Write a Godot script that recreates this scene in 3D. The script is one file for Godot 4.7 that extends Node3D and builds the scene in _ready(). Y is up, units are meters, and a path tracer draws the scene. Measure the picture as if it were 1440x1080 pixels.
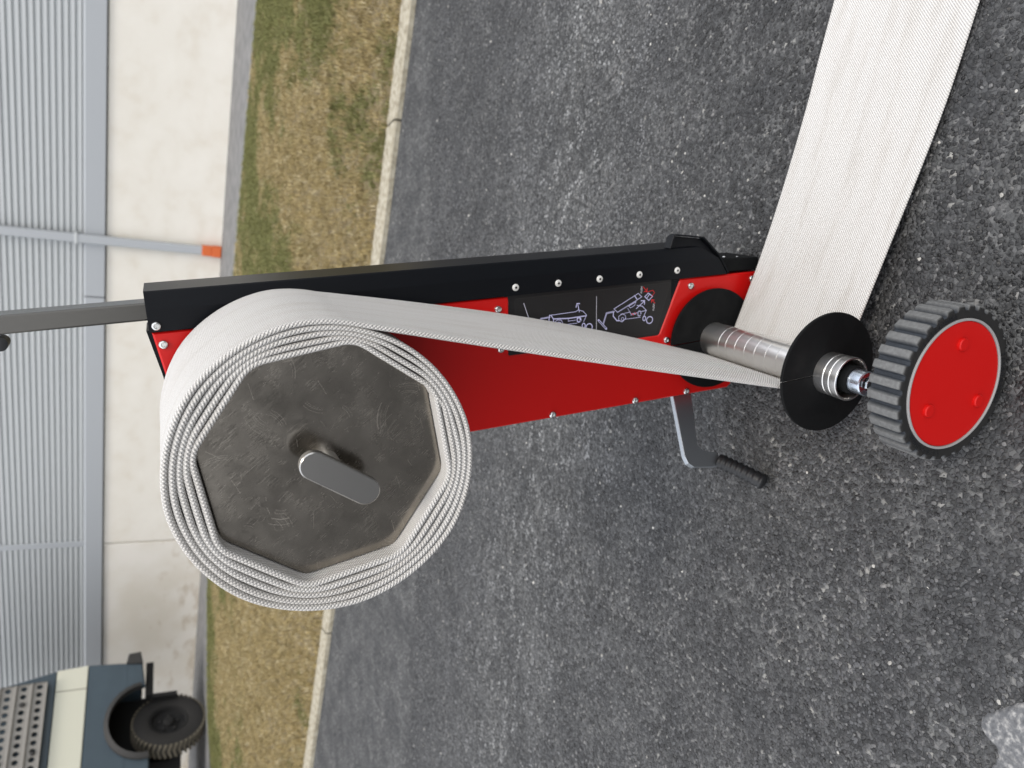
extends Node3D

# ---------------------------------------------------------------- frames
const EYE := Vector3(0, 1, 0)
const PITCH := 0.4502
const ROLL := 0.0333
const YAW := 0.2335                      # turn of the winder about the vertical
const CART := Vector3(0.0929, 0, -1.0408)
const GREEN_SEED := 11

var M := {}
var rng := RandomNumberGenerator.new()

func ab(a: float, b: float) -> Vector2:  # across and along the leaning body -> (x, y) of the winder
	return Vector2(-0.047, 1.007) + a * Vector2(0.98475, 0.17396) + b * Vector2(0.17396, -0.98475)

func abl(list: Array) -> PackedVector2Array:
	var r := PackedVector2Array()
	for p in list:
		r.append(ab(p[0], p[1]))
	return r

func v2(list: Array) -> PackedVector2Array:
	var r := PackedVector2Array()
	for p in list:
		r.append(Vector2(p[0], p[1]))
	return r

# ---------------------------------------------------------------- nodes
func tag(o: Node, label: String, category := "", group := "", kind := "") -> void:
	if label: o.set_meta("label", label)
	if category: o.set_meta("category", category)
	if group: o.set_meta("group", group)
	if kind: o.set_meta("kind", kind)

var used := {}
func named(called: String, parent: Node) -> String:
	var key := str(parent.get_instance_id()) + called
	if not used.has(key):
		used[key] = 0
		return called
	used[key] += 1
	return "%s_%03d" % [called, used[key]]

func base(called: String, at := Vector3.ZERO, turn := 0.0, parent: Node = null) -> Node3D:
	var p: Node = parent if parent else self
	var o := Node3D.new()
	o.name = named(called, p)
	o.position = at
	o.rotation.y = turn
	p.add_child(o, true)
	return o

func part(called: String, mesh: Mesh, mat: Material, parent: Node = null, at := Vector3.ZERO) -> MeshInstance3D:
	var p: Node = parent if parent else self
	var o := MeshInstance3D.new()
	o.name = named(called, p)
	o.mesh = mesh
	if mat: o.material_override = mat
	o.position = at
	p.add_child(o, true)
	return o

# ---------------------------------------------------------------- meshes
class MB:
	var st := SurfaceTool.new()
	var col := Color.WHITE
	func _init() -> void:
		st.begin(Mesh.PRIMITIVE_TRIANGLES)
	func vert(p: Vector3, uv: Vector2, sg: int) -> void:
		st.set_smooth_group(sg)
		st.set_color(col)
		st.set_uv(uv)
		st.add_vertex(p)
	func tri(a: Vector3, b: Vector3, c: Vector3, out: Vector3, sg := -1, ua := Vector2.ZERO, ub := Vector2.ZERO, uc := Vector2.ZERO) -> void:
		if (a - c).cross(a - b).dot(out) < 0.0:
			var t := b; b = c; c = t
			var u := ub; ub = uc; uc = u
		vert(a, ua, sg); vert(b, ub, sg); vert(c, uc, sg)
	func quad(a: Vector3, b: Vector3, c: Vector3, d: Vector3, out: Vector3, sg := -1, ua := Vector2.ZERO, ub := Vector2.ZERO, uc := Vector2.ZERO, ud := Vector2.ZERO) -> void:
		tri(a, b, c, out, sg, ua, ub, uc)
		tri(a, c, d, out, sg, ua, uc, ud)
	func box(lo: Vector3, hi: Vector3, bev := 0.0) -> void:
		# six faces; with a bevel, the four edges along z are cut by plate() instead
		var x := [lo.x, hi.x]; var y := [lo.y, hi.y]; var z := [lo.z, hi.z]
		for s in 2:
			quad(Vector3(x[s], y[0], z[0]), Vector3(x[s], y[1], z[0]), Vector3(x[s], y[1], z[1]), Vector3(x[s], y[0], z[1]), Vector3(s * 2 - 1, 0, 0), -1, Vector2(z[0], y[0]), Vector2(z[0], y[1]), Vector2(z[1], y[1]), Vector2(z[1], y[0]))
			quad(Vector3(x[0], y[s], z[0]), Vector3(x[1], y[s], z[0]), Vector3(x[1], y[s], z[1]), Vector3(x[0], y[s], z[1]), Vector3(0, s * 2 - 1, 0), -1, Vector2(x[0], z[0]), Vector2(x[1], z[0]), Vector2(x[1], z[1]), Vector2(x[0], z[1]))
			quad(Vector3(x[0], y[0], z[s]), Vector3(x[1], y[0], z[s]), Vector3(x[1], y[1], z[s]), Vector3(x[0], y[1], z[s]), Vector3(0, 0, s * 2 - 1), -1, Vector2(x[0], y[0]), Vector2(x[1], y[0]), Vector2(x[1], y[1]), Vector2(x[0], y[1]))
	func inset(poly: PackedVector2Array, d: float) -> PackedVector2Array:
		var r := PackedVector2Array()
		var n := poly.size()
		var area := 0.0
		for i in n:
			area += poly[i].cross(poly[(i + 1) % n])
		var s := signf(area)
		for i in n:
			var e0 := (poly[i] - poly[(i + n - 1) % n]).normalized()
			var e1 := (poly[(i + 1) % n] - poly[i]).normalized()
			var n0 := Vector2(-e0.y, e0.x) * s
			var n1 := Vector2(-e1.y, e1.x) * s
			var m := (n0 + n1)
			m = m / maxf(0.35, m.length_squared()) * 2.0
			r.append(poly[i] + m * d)
		return r
	func plate(poly: PackedVector2Array, z0: float, z1: float, bev := 0.0, smooth_side := false) -> void:
		# a flat outline in x, y with thickness along z; the front edge (z1) is bevelled
		var n := poly.size()
		var top := inset(poly, bev) if bev > 0.0 else poly
		var area := 0.0
		for i in n:
			area += poly[i].cross(poly[(i + 1) % n])
		var s := signf(area)
		var ix := Geometry2D.triangulate_polygon(top)
		for k in range(0, ix.size(), 3):
			var a := top[ix[k]]; var b := top[ix[k + 1]]; var c := top[ix[k + 2]]
			tri(Vector3(a.x, a.y, z1), Vector3(b.x, b.y, z1), Vector3(c.x, c.y, z1), Vector3(0, 0, signf(z1 - z0)), -1, a, b, c)
			a = poly[ix[k]]; b = poly[ix[k + 1]]; c = poly[ix[k + 2]]
			tri(Vector3(a.x, a.y, z0), Vector3(b.x, b.y, z0), Vector3(c.x, c.y, z0), Vector3(0, 0, signf(z0 - z1)), -1, a, b, c)
		var zb := z1 - bev * signf(z1 - z0)
		for i in n:
			var j := (i + 1) % n
			var e := poly[j] - poly[i]
			var o := Vector3(e.y, -e.x, 0) * s
			var sg := 3 if smooth_side else -1
			quad(Vector3(poly[i].x, poly[i].y, z0), Vector3(poly[j].x, poly[j].y, z0), Vector3(poly[j].x, poly[j].y, zb), Vector3(poly[i].x, poly[i].y, zb), o, sg, poly[i], poly[j], poly[j], poly[i])
			if bev > 0.0:
				quad(Vector3(poly[i].x, poly[i].y, zb), Vector3(poly[j].x, poly[j].y, zb), Vector3(top[j].x, top[j].y, z1), Vector3(top[i].x, top[i].y, z1), o + Vector3(0, 0, signf(z1 - z0) * e.length()), 4 if smooth_side else -1, poly[i], poly[j], top[j], top[i])
	func lathe(profile: Array, seg := 48, centre := Vector3.ZERO, gap := Vector2.ZERO) -> void:
		# turned about z; the profile runs so that the outside lies to its right (base centre, out, up, in)
		var sg := 1
		var prev := Vector2.ZERO
		for k in profile.size() - 1:
			var a := Vector2(profile[k][0], profile[k][1]); var b := Vector2(profile[k + 1][0], profile[k + 1][1])
			var nn := Vector2(b.y - a.y, a.x - b.x).normalized()
			if k > 0 and nn.dot(prev) < 0.85: sg += 1
			prev = nn
			for i in seg:
				var t0 := TAU * i / seg; var t1 := TAU * (i + 1) / seg
				var d0 := Vector3(cos(t0), sin(t0), 0); var d1 := Vector3(cos(t1), sin(t1), 0)
				var o := (d0 + d1) * 0.5 * nn.x + Vector3(0, 0, nn.y)
				var p0 := centre + d0 * a.x + Vector3(0, 0, a.y); var p1 := centre + d1 * a.x + Vector3(0, 0, a.y)
				var p2 := centre + d1 * b.x + Vector3(0, 0, b.y); var p3 := centre + d0 * b.x + Vector3(0, 0, b.y)
				var u0 := Vector2(t0 * 0.1, a.y + a.x); var u1 := Vector2(t1 * 0.1, b.y + b.x)
				if a.x < 1e-5: tri(p0, p2, p3, o, sg, u0, u1, Vector2(u0.x, u1.y))
				elif b.x < 1e-5: tri(p0, p1, p2, o, sg, u0, Vector2(u1.x, u0.y), u1)
				else: quad(p0, p1, p2, p3, o, sg, u0, Vector2(u1.x, u0.y), u1, Vector2(u0.x, u1.y))
	func done() -> ArrayMesh:
		st.generate_normals()
		return st.commit()

# a grid of points (rows x cols) as one smooth indexed mesh; loop closes the columns
func sheet(p: PackedVector3Array, rows: int, cols: int, uv: PackedVector2Array, flip := false, welded := false, colors := PackedColorArray()) -> ArrayMesh:
	var ix := PackedInt32Array()
	var nr := PackedVector3Array()
	nr.resize(p.size())
	for r in rows - 1:
		for c in cols - 1:
			var a := r * cols + c
			var b := a + 1
			var d := a + cols
			var e := d + 1
			if flip: ix.append_array(PackedInt32Array([a, b, e, a, e, d]))
			else: ix.append_array(PackedInt32Array([a, e, b, a, d, e]))
			var n := (p[e] - p[a]).cross(p[d] - p[b])
			if flip: n = -n
			nr[a] += n; nr[b] += n; nr[d] += n; nr[e] += n
	if welded:
		for r in rows:
			var s := nr[r * cols] + nr[r * cols + cols - 1]
			nr[r * cols] = s
			nr[r * cols + cols - 1] = s
	for i in nr.size():
		nr[i] = nr[i].normalized()
	var arr := []
	arr.resize(Mesh.ARRAY_MAX)
	arr[Mesh.ARRAY_VERTEX] = p
	arr[Mesh.ARRAY_NORMAL] = nr
	arr[Mesh.ARRAY_TEX_UV] = uv
	if colors.size(): arr[Mesh.ARRAY_COLOR] = colors
	arr[Mesh.ARRAY_INDEX] = ix
	var m := ArrayMesh.new()
	m.add_surface_from_arrays(Mesh.PRIMITIVE_TRIANGLES, arr)
	return m

func tube(path: PackedVector3Array, radii: Array, seg := 14, squash := 1.0) -> ArrayMesh:
	var p := PackedVector3Array()
	var uv := PackedVector2Array()
	var n := path.size()
	for i in n:
		var d := (path[mini(i + 1, n - 1)] - path[maxi(i - 1, 0)]).normalized()
		var side := d.cross(Vector3.UP).normalized()
		var up := side.cross(d)
		for k in seg + 1:
			var t := TAU * k / seg
			p.append(path[i] + (side * cos(t) + up * sin(t) * squash) * float(radii[i]))
			uv.append(Vector2(float(k) / seg, i * 0.1))
	return sheet(p, n, seg + 1, uv, true, true)

# ---------------------------------------------------------------- materials
func noise(kind: int, freq: float, sd: int, oct := 4) -> FastNoiseLite:
	var n := FastNoiseLite.new()
	n.noise_type = kind as FastNoiseLite.NoiseType
	n.seed = sd
	n.frequency = freq
	n.fractal_octaves = oct
	if oct < 2: n.fractal_type = FastNoiseLite.FRACTAL_NONE
	return n

func ramp(stops: Array) -> Gradient:      # [offset, r, g, b] linear values
	var g := Gradient.new()
	var off := PackedFloat32Array(); var col := PackedColorArray()
	for s in stops:
		off.append(s[0]); col.append(Color(s[1], s[2], s[3]).linear_to_srgb())
	g.offsets = off
	g.colors = col
	return g

func ntex(n: FastNoiseLite, size: int, g: Gradient = null, h := 0) -> NoiseTexture2D:
	var t := NoiseTexture2D.new()
	t.width = size
	t.height = h if h else size
	t.seamless = true
	t.seamless_blend_skirt = 0.12
	t.noise = n
	if g: t.color_ramp = g
	return t

func mat(r: float, g: float, b: float, rough := 0.6, metal := 0.0) -> StandardMaterial3D:
	var m := StandardMaterial3D.new()
	m.albedo_color = Color(r, g, b).linear_to_srgb()
	m.roughness = rough
	m.metallic = metal
	return m

func world_tex(m: StandardMaterial3D, per_metre: float) -> void:
	m.uv1_triplanar = true
	m.uv1_world_triplanar = true
	m.uv1_scale = Vector3.ONE * per_metre

func stroke(im: Image, a: Vector2, b: Vector2, w: float, c: Color) -> void:
	var lo := Vector2(minf(a.x, b.x), minf(a.y, b.y)) - Vector2(w, w)
	var hi := Vector2(maxf(a.x, b.x), maxf(a.y, b.y)) + Vector2(w, w)
	for y in range(maxi(0, int(lo.y)), mini(im.get_height(), int(hi.y) + 2)):
		for x in range(maxi(0, int(lo.x)), mini(im.get_width(), int(hi.x) + 2)):
			var p := Vector2(x + 0.5, y + 0.5)
			var q := Geometry2D.get_closest_point_to_segment(p, a, b)
			var k := clampf(w * 0.5 + 0.5 - p.distance_to(q), 0.0, 1.0) * c.a
			if k > 0.0:
				im.set_pixel(x, y, im.get_pixel(x, y).lerp(Color(c.r, c.g, c.b), k))

func lines(im: Image, pts: Array, w: float, c: Color) -> void:
	for i in pts.size() - 1:
		stroke(im, Vector2(pts[i][0], pts[i][1]), Vector2(pts[i + 1][0], pts[i + 1][1]), w, c)

func ring(im: Image, at: Vector2, r: Vector2, w: float, c: Color) -> void:
	for i in 24:
		stroke(im, at + r * Vector2.from_angle(TAU * i / 24), at + r * Vector2.from_angle(TAU * (i + 1) / 24), w, c)

func weave_images() -> Array:
	var n := 192
	var al := Image.create(n, n, false, Image.FORMAT_RGB8)
	var he := Image.create(n, n, false, Image.FORMAT_RGB8)
	var nz := noise(FastNoiseLite.TYPE_SIMPLEX, 0.03, 5)
	for y in n:
		for x in n:
			var u := float(x) / n; var v := float(y) / n
			var rib := 0.5 + 0.5 * cos(TAU * (u * 6.0 + v * 6.0))
			var knot := 0.5 + 0.5 * cos(TAU * (v * 6.0 - u * 6.0))
			var h := pow(rib, 0.7) * (0.42 + 0.58 * knot)
			var t := 0.78 + 0.22 * h + nz.get_noise_2d(x, y) * 0.03
			al.set_pixel(x, y, Color(t, t * 0.995, t * 0.985))
			he.set_pixel(x, y, Color(h, h, h))
	return [ImageTexture.create_from_image(al), ImageTexture.create_from_image(he)]

func plate_textures() -> Array:
	var n := 700
	var im := Image.create(n, n, false, Image.FORMAT_RGB8)
	var ro := Image.create(n, n, false, Image.FORMAT_RGB8)
	var big := noise(FastNoiseLite.TYPE_SIMPLEX, 0.006, 21)
	var fine := noise(FastNoiseLite.TYPE_VALUE, 0.5, 22, 1)
	var mid := noise(FastNoiseLite.TYPE_SIMPLEX, 0.02, 23, 4)
	for y in n:
		for x in n:
			var dx := x - n * 0.5; var dy := y - n * 0.5
			var rr := sqrt(dx * dx + dy * dy)
			var t := 0.72 + 0.05 * big.get_noise_2d(x, y) + 0.022 * mid.get_noise_2d(x, y) + 0.025 * fine.get_noise_2d(x * 0.25 + y * 0.2, y * 2.0 - x * 1.6) + 0.006 * fine.get_noise_2d(rr * 1.5, atan2(dy, dx) * 14.0)
			im.set_pixel(x, y, Color(t, t * 0.972, t * 0.93))
			var swirl := 0.215 + 0.07 * big.get_noise_2d(y + 300.0, x) + 0.10 * fine.get_noise_2d((x + y) * 0.12 + 8.0 * big.get_noise_2d(x, y), (x - y) * 0.9) * clampf(0.5 + 2.0 * mid.get_noise_2d(y, x), 0.0, 1.0) + 0.03 * fine.get_noise_2d(x * 2.0, y * 2.0)
			ro.set_pixel(x, y, Color(swirl, swirl, swirl))
	var r := RandomNumberGenerator.new()
	r.seed = 31
	for k in 20:     # sets of polishing arcs
		var c := Vector2(r.randf_range(60, n - 60), r.randf_range(60, n - 60))
		if k % 3: c = Vector2(n, n) * 0.5 + Vector2.from_angle(r.randf() * TAU) * r.randf_range(150, 300)
		var a0 := r.randf() * TAU
		var r0 := r.randf_range(25, 80)
		for j in r.randi_range(2, 8):
			var rad := r0 + j * r.randf_range(4, 8)
			var al := r.randf_range(0.08, 0.32)
			var last := c + Vector2.from_angle(a0) * rad
			for s in range(1, 8):
				var p := c + Vector2.from_angle(a0 + s * 0.11) * rad
				stroke(ro, last, p, 1.0, Color(0.9, 0.9, 0.9, al * 1.1))
				last = p
	for k in 45:     # straight scratches
		var p := Vector2(r.randf_range(20, n - 20), r.randf_range(20, n - 20))
		stroke(ro, p, p + Vector2.from_angle(-0.5 + r.randfn(0, 0.3)) * r.randf_range(6, 46), 1.0, Color(0.95, 0.95, 0.95, r.randf_range(0.1, 0.45)))
	return [ImageTexture.create_from_image(im), ImageTexture.create_from_image(ro)]

func stained_wall() -> ImageTexture:
	var w := 1400; var h := 170
	var im := Image.create(w, h, false, Image.FORMAT_RGB8)
	var a := noise(FastNoiseLite.TYPE_SIMPLEX, 0.008, 81, 5)
	var b := noise(FastNoiseLite.TYPE_SIMPLEX, 0.02, 82, 4)
	for y in h:
		for x in w:
			var up := 1.0 - float(y) / h
			var c := Color(0.77, 0.745, 0.685).lerp(Color(0.70, 0.66, 0.58), clampf(0.5 + a.get_noise_2d(x, y), 0, 1))
			var st := clampf(b.get_noise_2d(x * 0.8, y * 1.4) * 1.6 + 0.55 - up * 2.6, 0.0, 1.0)
			c = c.lerp(Color(0.42, 0.33, 0.22), st * 0.42)
			im.set_pixel(x, y, c.linear_to_srgb())
	return ImageTexture.create_from_image(im)

func label_texture() -> ImageTexture:
	var im := Image.create(1000, 304, false, Image.FORMAT_RGB8)
	var black := Color(0.085, 0.085, 0.09)
	im.fill(Color(0.05, 0.05, 0.055))
	var edge := [[58, 40], [66, 31], [990, 28], [994, 34], [906, 285], [896, 288], [58, 291], [58, 40]]
	var poly := v2(edge)
	for y in range(26, 294):
		for x in range(54, 998):
			if Geometry2D.is_point_in_polygon(Vector2(x, y), poly):
				im.set_pixel(x, y, black)
	lines(im, edge, 2.0, Color(0.16, 0.16, 0.15))
	var w := Color(0.72, 0.72, 0.86)
	var g := Color(0.60, 0.60, 0.72)
	var red := Color(0.80, 0.10, 0.12)
	# left picture: the closed winder
	lines(im, [[107, 56], [139, 148], [150, 184]], 4, Color(0.7, 0.7, 0.76))
	lines(im, [[84, 182], [102, 152], [112, 150], [120, 176]], 4, w)
	lines(im, [[150, 250], [182, 190], [202, 141], [251, 138]], 9, g)
	lines(im, [[120, 226], [176, 272]], 9, g)
	lines(im, [[251, 129], [403, 126], [419, 118], [448, 128], [469, 150], [451, 180]], 3.5, w)
	lines(im, [[272, 149], [361, 155], [438, 153], [464, 153]], 6, w)
	lines(im, [[251, 129], [247, 155], [263, 177], [272, 178], [274, 150], [260, 131], [251, 129]], 5, w)
	lines(im, [[282, 165], [297, 156], [320, 160], [327, 178], [315, 193], [294, 189], [282, 165]], 3.5, w)
	ring(im, Vector2(310, 181), Vector2(8, 8), 3, w)
	lines(im, [[290, 172], [304, 168], [316, 172]], 3, w)
	lines(im, [[329, 184], [412, 185]], 3, w)
	lines(im, [[361, 155], [359, 169], [403, 168]], 3, w)
	lines(im, [[425, 129], [417, 94]], 5, w)
	lines(im, [[406, 103], [411, 86], [426, 87]], 6, w)
	lines(im, [[414, 158], [430, 158], [434, 174]], 10, g)
	ring(im, Vector2(422, 168), Vector2(10, 12), 6, w)
	lines(im, [[432, 174], [452, 196]], 4, black)
	ring(im, Vector2(451, 201), Vector2(9, 12), 5, w)
	ring(im, Vector2(484, 213), Vector2(19, 18), 5.5, w)
	lines(im, [[528, 61], [528, 286]], 4, Color(0.66, 0.66, 0.70))
	# right picture: the cover swung up
	lines(im, [[541, 183], [589, 232]], 11, w)
	lines(im, [[544, 187], [586, 229]], 4, black)
	lines(im, [[570, 206], [590, 152], [636, 148]], 9, g)
	lines(im, [[636, 134], [787, 68], [810, 88], [658, 154], [636, 134]], 4, w)
	lines(im, [[764, 78], [780, 98]], 6, w)
	lines(im, [[660, 153], [780, 102]], 6, g)
	lines(im, [[728, 129], [773, 110], [766, 128], [740, 139], [728, 129]], 3.5, w)
	lines(im, [[677, 166], [740, 160]], 3, w)
	lines(im, [[707, 195], [805, 194]], 3, w)
	lines(im, [[722, 140], [742, 170], [790, 168]], 3, w)
	lines(im, [[781, 130], [815, 137], [841, 162], [828, 187]], 4, w)
	lines(im, [[805, 165], [841, 162]], 4, w)
	lines(im, [[632, 153], [632, 172], [655, 197], [670, 199]], 6, w)
	lines(im, [[666, 176], [688, 165], [707, 174], [711, 190], [687, 207], [666, 195], [666, 176]], 3.5, w)
	ring(im, Vector2(690, 192), Vector2(8, 8), 3, w)
	lines(im, [[742, 176], [776, 173]], 4, w)
	lines(im, [[748, 169], [760, 178]], 4, red)
	lines(im, [[768, 165], [778, 174]], 3, red)
	lines(im, [[777, 146], [826, 112]], 5, w)
	lines(im, [[806, 108], [828, 109], [828, 128]], 6, w)
	ring(im, Vector2(797, 174), Vector2(10, 13), 7, g)
	lines(im, [[806, 180], [826, 199]], 4, black)
	ring(im, Vector2(829, 203), Vector2(9, 12), 5, w)
	ring(im, Vector2(864, 215), Vector2(20, 18), 5.5, w)
	lines(im, [[829, 89], [851, 72], [879, 91], [856, 111], [829, 89]], 5, w)
	lines(im, [[843, 96], [860, 80]], 5, w)
	lines(im, [[818, 37], [842, 63]], 4, red)
	lines(im, [[824, 62], [842, 63], [843, 46]], 4, red)
	lines(im, [[896, 128], [874, 108]], 4, red)
	lines(im, [[874, 123], [874, 108], [891, 112]], 4, red)
	lines(im, [[842, 66], [880, 60], [892, 74], [872, 94]], 3, red)
	# PUSH, twice
	for at in [Vector2(803, 68), Vector2(884, 166)]:
		var o: Vector2 = at                      # the words read across the standing winder
		var glyph := [[[0, 0], [0, 8]], [[0, 0], [5, 0], [5, 4], [0, 4]], [[9, 0], [9, 8], [14, 8], [14, 0]], [[23, 0], [18, 0], [18, 4], [23, 4], [23, 8], [18, 8]], [[27, 0], [27, 8]], [[32, 0], [32, 8]], [[27, 4], [32, 4]]]
		for s in glyph:
			var q := []
			for p in s:
				q.append([o.x + p[1] * 1.1, o.y - p[0] * 1.05])
			lines(im, q, 2.2, Color(0.75, 0.75, 0.78))
	return ImageTexture.create_from_image(im)

func make_materials() -> void:
	M.red = mat(0.50, 0.006, 0.005, 0.34)
	M.red.metallic_specular = 0.38
	M.red.normal_enabled = true
	M.red.normal_texture = ntex(noise(FastNoiseLite.TYPE_SIMPLEX, 0.05, 3), 256)
	M.red.normal_texture.as_normal_map = true
	M.red.normal_texture.bump_strength = 1.2
	M.red.normal_scale = 0.12
	M.red.uv1_triplanar = true
	M.red.uv1_scale = Vector3.ONE * 14.0
	M.black = mat(0.005, 0.006, 0.008, 0.36)
	M.black.metallic_specular = 0.27
	M.black.normal_enabled = true
	M.black.normal_texture = M.red.normal_texture
	M.black.normal_scale = 0.12
	M.black.uv1_triplanar = true
	M.black.uv1_scale = Vector3.ONE * 14.0
	M.plastic = mat(0.005, 0.0055, 0.006, 0.42)
	M.plastic.metallic_specular = 0.27
	var smear := ntex(noise(FastNoiseLite.TYPE_SIMPLEX, 0.012, 9), 256, ramp([[0, 0.10, 0.10, 0.10], [1, 0.32, 0.32, 0.32]]))
	M.plastic.roughness_texture = smear
	M.plastic.roughness = 1.6
	M.plastic.uv1_triplanar = true
	M.plastic.uv1_scale = Vector3.ONE * 6.0
	M.zinc = mat(0.36, 0.39, 0.42, 0.42, 0.9)
	M.bolt = mat(0.66, 0.67, 0.66, 0.22, 1.0)
	M.collar = mat(0.60, 0.67, 0.76, 0.24, 1.0)
	M.rivet = mat(0.72, 0.72, 0.70, 0.5, 0.3)
	M.rivet.vertex_color_use_as_albedo = true
	M.steel = mat(0.80, 0.79, 0.77, 0.17, 1.0)
	M.steel.roughness = 0.31
	M.steel.anisotropy_enabled = true
	M.steel.anisotropy = -0.6
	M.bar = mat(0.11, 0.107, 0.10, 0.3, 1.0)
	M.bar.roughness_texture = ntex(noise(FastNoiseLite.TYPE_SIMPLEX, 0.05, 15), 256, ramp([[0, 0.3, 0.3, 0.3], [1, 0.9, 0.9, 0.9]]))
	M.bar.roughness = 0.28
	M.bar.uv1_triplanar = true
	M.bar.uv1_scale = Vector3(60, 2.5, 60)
	M.reel = mat(0.71, 0.70, 0.68, 0.25, 1.0)
	var pt := plate_textures()
	M.reel.albedo_texture = pt[0]
	M.reel.uv1_scale = Vector3(3.45, -3.45, 1)
	M.reel.uv1_offset = Vector3(0.137 * 3.45 + 0.5, 0.818 * 3.45 + 0.5, 0)
	M.reel.roughness_texture = pt[1]
	M.reel.roughness = 1.0
	M.crank = mat(0.46, 0.452, 0.435, 0.25, 1.0)
	var wv := weave_images()
	M.hose = mat(0.86, 0.853, 0.838, 0.85)
	M.hose.albedo_texture = wv[0]
	M.hose.heightmap_enabled = true
	M.hose.heightmap_texture = wv[1]
	M.hose.heightmap_scale = 0.16
	M.hose.uv1_scale = Vector3(1, 1, 1) / 0.026
	M.hose.rim_enabled = true
	M.hose.rim = 0.25
	M.hose.detail_enabled = true
	M.hose.detail_blend_mode = BaseMaterial3D.BLEND_MODE_MUL
	M.hose.detail_uv_layer = BaseMaterial3D.DETAIL_UV_2
	M.hose.detail_albedo = ntex(noise(FastNoiseLite.TYPE_SIMPLEX, 0.008, 19), 512, ramp([[0, 0.90, 0.885, 0.865], [0.4, 0.985, 0.98, 0.975], [0.7, 1, 1, 1], [1, 1, 1, 1]]))
	M.hose.uv2_scale = Vector3(6, 0.9, 1)
	M.rubber = mat(1, 1, 1, 0.72)
	M.rubber.vertex_color_use_as_albedo = true
	M.rubber.albedo_texture = ntex(noise(FastNoiseLite.TYPE_SIMPLEX, 0.03, 20), 512, ramp([[0, 0.6, 0.6, 0.6], [1, 1, 1, 1]]))
	M.rubber.uv1_triplanar = true
	M.rubber.uv1_scale = Vector3.ONE * 9.0
	M.grip = mat(0.009, 0.010, 0.012, 0.5)
	M.grey = mat(0.30, 0.30, 0.30, 0.4)
	M.dark = mat(0.012, 0.012, 0.012, 0.85)
	var lt := label_texture()
	M.label = mat(1, 1, 1, 0.42)
	M.label.albedo_texture = lt
	M.label.texture_repeat = false
	# ground
	M.asphalt = mat(1, 1, 1, 0.78)
	var cell := noise(FastNoiseLite.TYPE_CELLULAR, 0.037, 7, 1)
	cell.cellular_return_type = FastNoiseLite.RETURN_CELL_VALUE
	cell.cellular_jitter = 1.0
	M.asphalt.albedo_texture = ntex(cell, 1536, ramp([[0, 0.038, 0.039, 0.040], [0.55, 0.076, 0.078, 0.080], [0.86, 0.122, 0.124, 0.125], [0.97, 0.17, 0.17, 0.168], [0.99, 0.26, 0.26, 0.25], [1, 0.34, 0.33, 0.31]]))
	var gap := noise(FastNoiseLite.TYPE_CELLULAR, 0.037, 7, 1)
	gap.cellular_return_type = FastNoiseLite.RETURN_DISTANCE2_SUB
	gap.cellular_jitter = 1.0
	M.asphalt.heightmap_enabled = true
	M.asphalt.heightmap_texture = ntex(gap, 1536, ramp([[0, 0, 0, 0], [0.35, 0.5, 0.5, 0.5], [1, 1, 1, 1]]))
	M.asphalt.heightmap_scale = 0.28
	world_tex(M.asphalt, 1.0 / 0.42)
	M.asphalt.detail_enabled = true
	M.asphalt.detail_blend_mode = BaseMaterial3D.BLEND_MODE_MUL
	M.asphalt.detail_uv_layer = BaseMaterial3D.DETAIL_UV_2
	M.asphalt.detail_albedo = ntex(noise(FastNoiseLite.TYPE_SIMPLEX, 0.012, 41, 6), 1024, ramp([[0, 0.45, 0.46, 0.48], [0.5, 0.8, 0.8, 0.8], [0.75, 1, 1, 0.99], [1, 1, 0.98, 0.95]]))
	M.asphalt.uv2_triplanar = true
	M.asphalt.uv2_world_triplanar = true
	M.asphalt.uv2_scale = Vector3.ONE * 0.37
	M.stone = mat(1, 1, 1, 0.42)
	M.stone.vertex_color_use_as_albedo = true
	M.kerb = mat(1, 1, 1, 0.9)
	M.kerb.albedo_texture = ntex(noise(FastNoiseLite.TYPE_SIMPLEX, 0.02, 42, 5), 512, ramp([[0, 0.18, 0.155, 0.11], [0.45, 0.34, 0.31, 0.235], [1, 0.47, 0.44, 0.36]]))
	world_tex(M.kerb, 2.2)
	M.concrete = mat(1, 1, 1, 0.92)
	M.concrete.albedo_texture = ntex(noise(FastNoiseLite.TYPE_SIMPLEX, 0.012, 43, 6), 512, ramp([[0, 0.13, 0.13, 0.13], [0.5, 0.19, 0.19, 0.19], [1, 0.26, 0.255, 0.25]]))
	world_tex(M.concrete, 0.8)
	M.wall = mat(1, 1, 1, 0.9)
	M.wall.albedo_texture = ntex(noise(FastNoiseLite.TYPE_SIMPLEX, 0.006, 44, 6), 1024, ramp([[0, 0.70, 0.655, 0.57], [0.4, 0.76, 0.73, 0.66], [1, 0.80, 0.775, 0.71]]))
	world_tex(M.wall, 0.45)
	M.stained = mat(1, 1, 1, 0.9)
	M.stained.albedo_texture = stained_wall()
	M.stained.uv1_scale = Vector3(1.0 / 9.332, -1.0 / 1.125, 1)
	M.stained.uv1_offset = Vector3(12.0 / 9.332, 1.425 / 1.125, 0)
	M.soil = mat(1, 1, 1, 1.0)
	M.soil.albedo_texture = ntex(noise(FastNoiseLite.TYPE_SIMPLEX, 0.05, 45, 5), 512, ramp([[0, 0.10, 0.08, 0.045], [1, 0.26, 0.21, 0.12]]))
	world_tex(M.soil, 1.3)
	M.blade = mat(1, 1, 1, 0.8)
	M.blade.vertex_color_use_as_albedo = true
	M.cladding = mat(0.54, 0.565, 0.575, 0.42, 0.15)
	M.flashing = mat(0.42, 0.445, 0.47, 0.45, 0.15)
	M.orange = mat(0.62, 0.13, 0.03, 0.6)
	M.blue = mat(0.058, 0.088, 0.112, 0.45)
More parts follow.
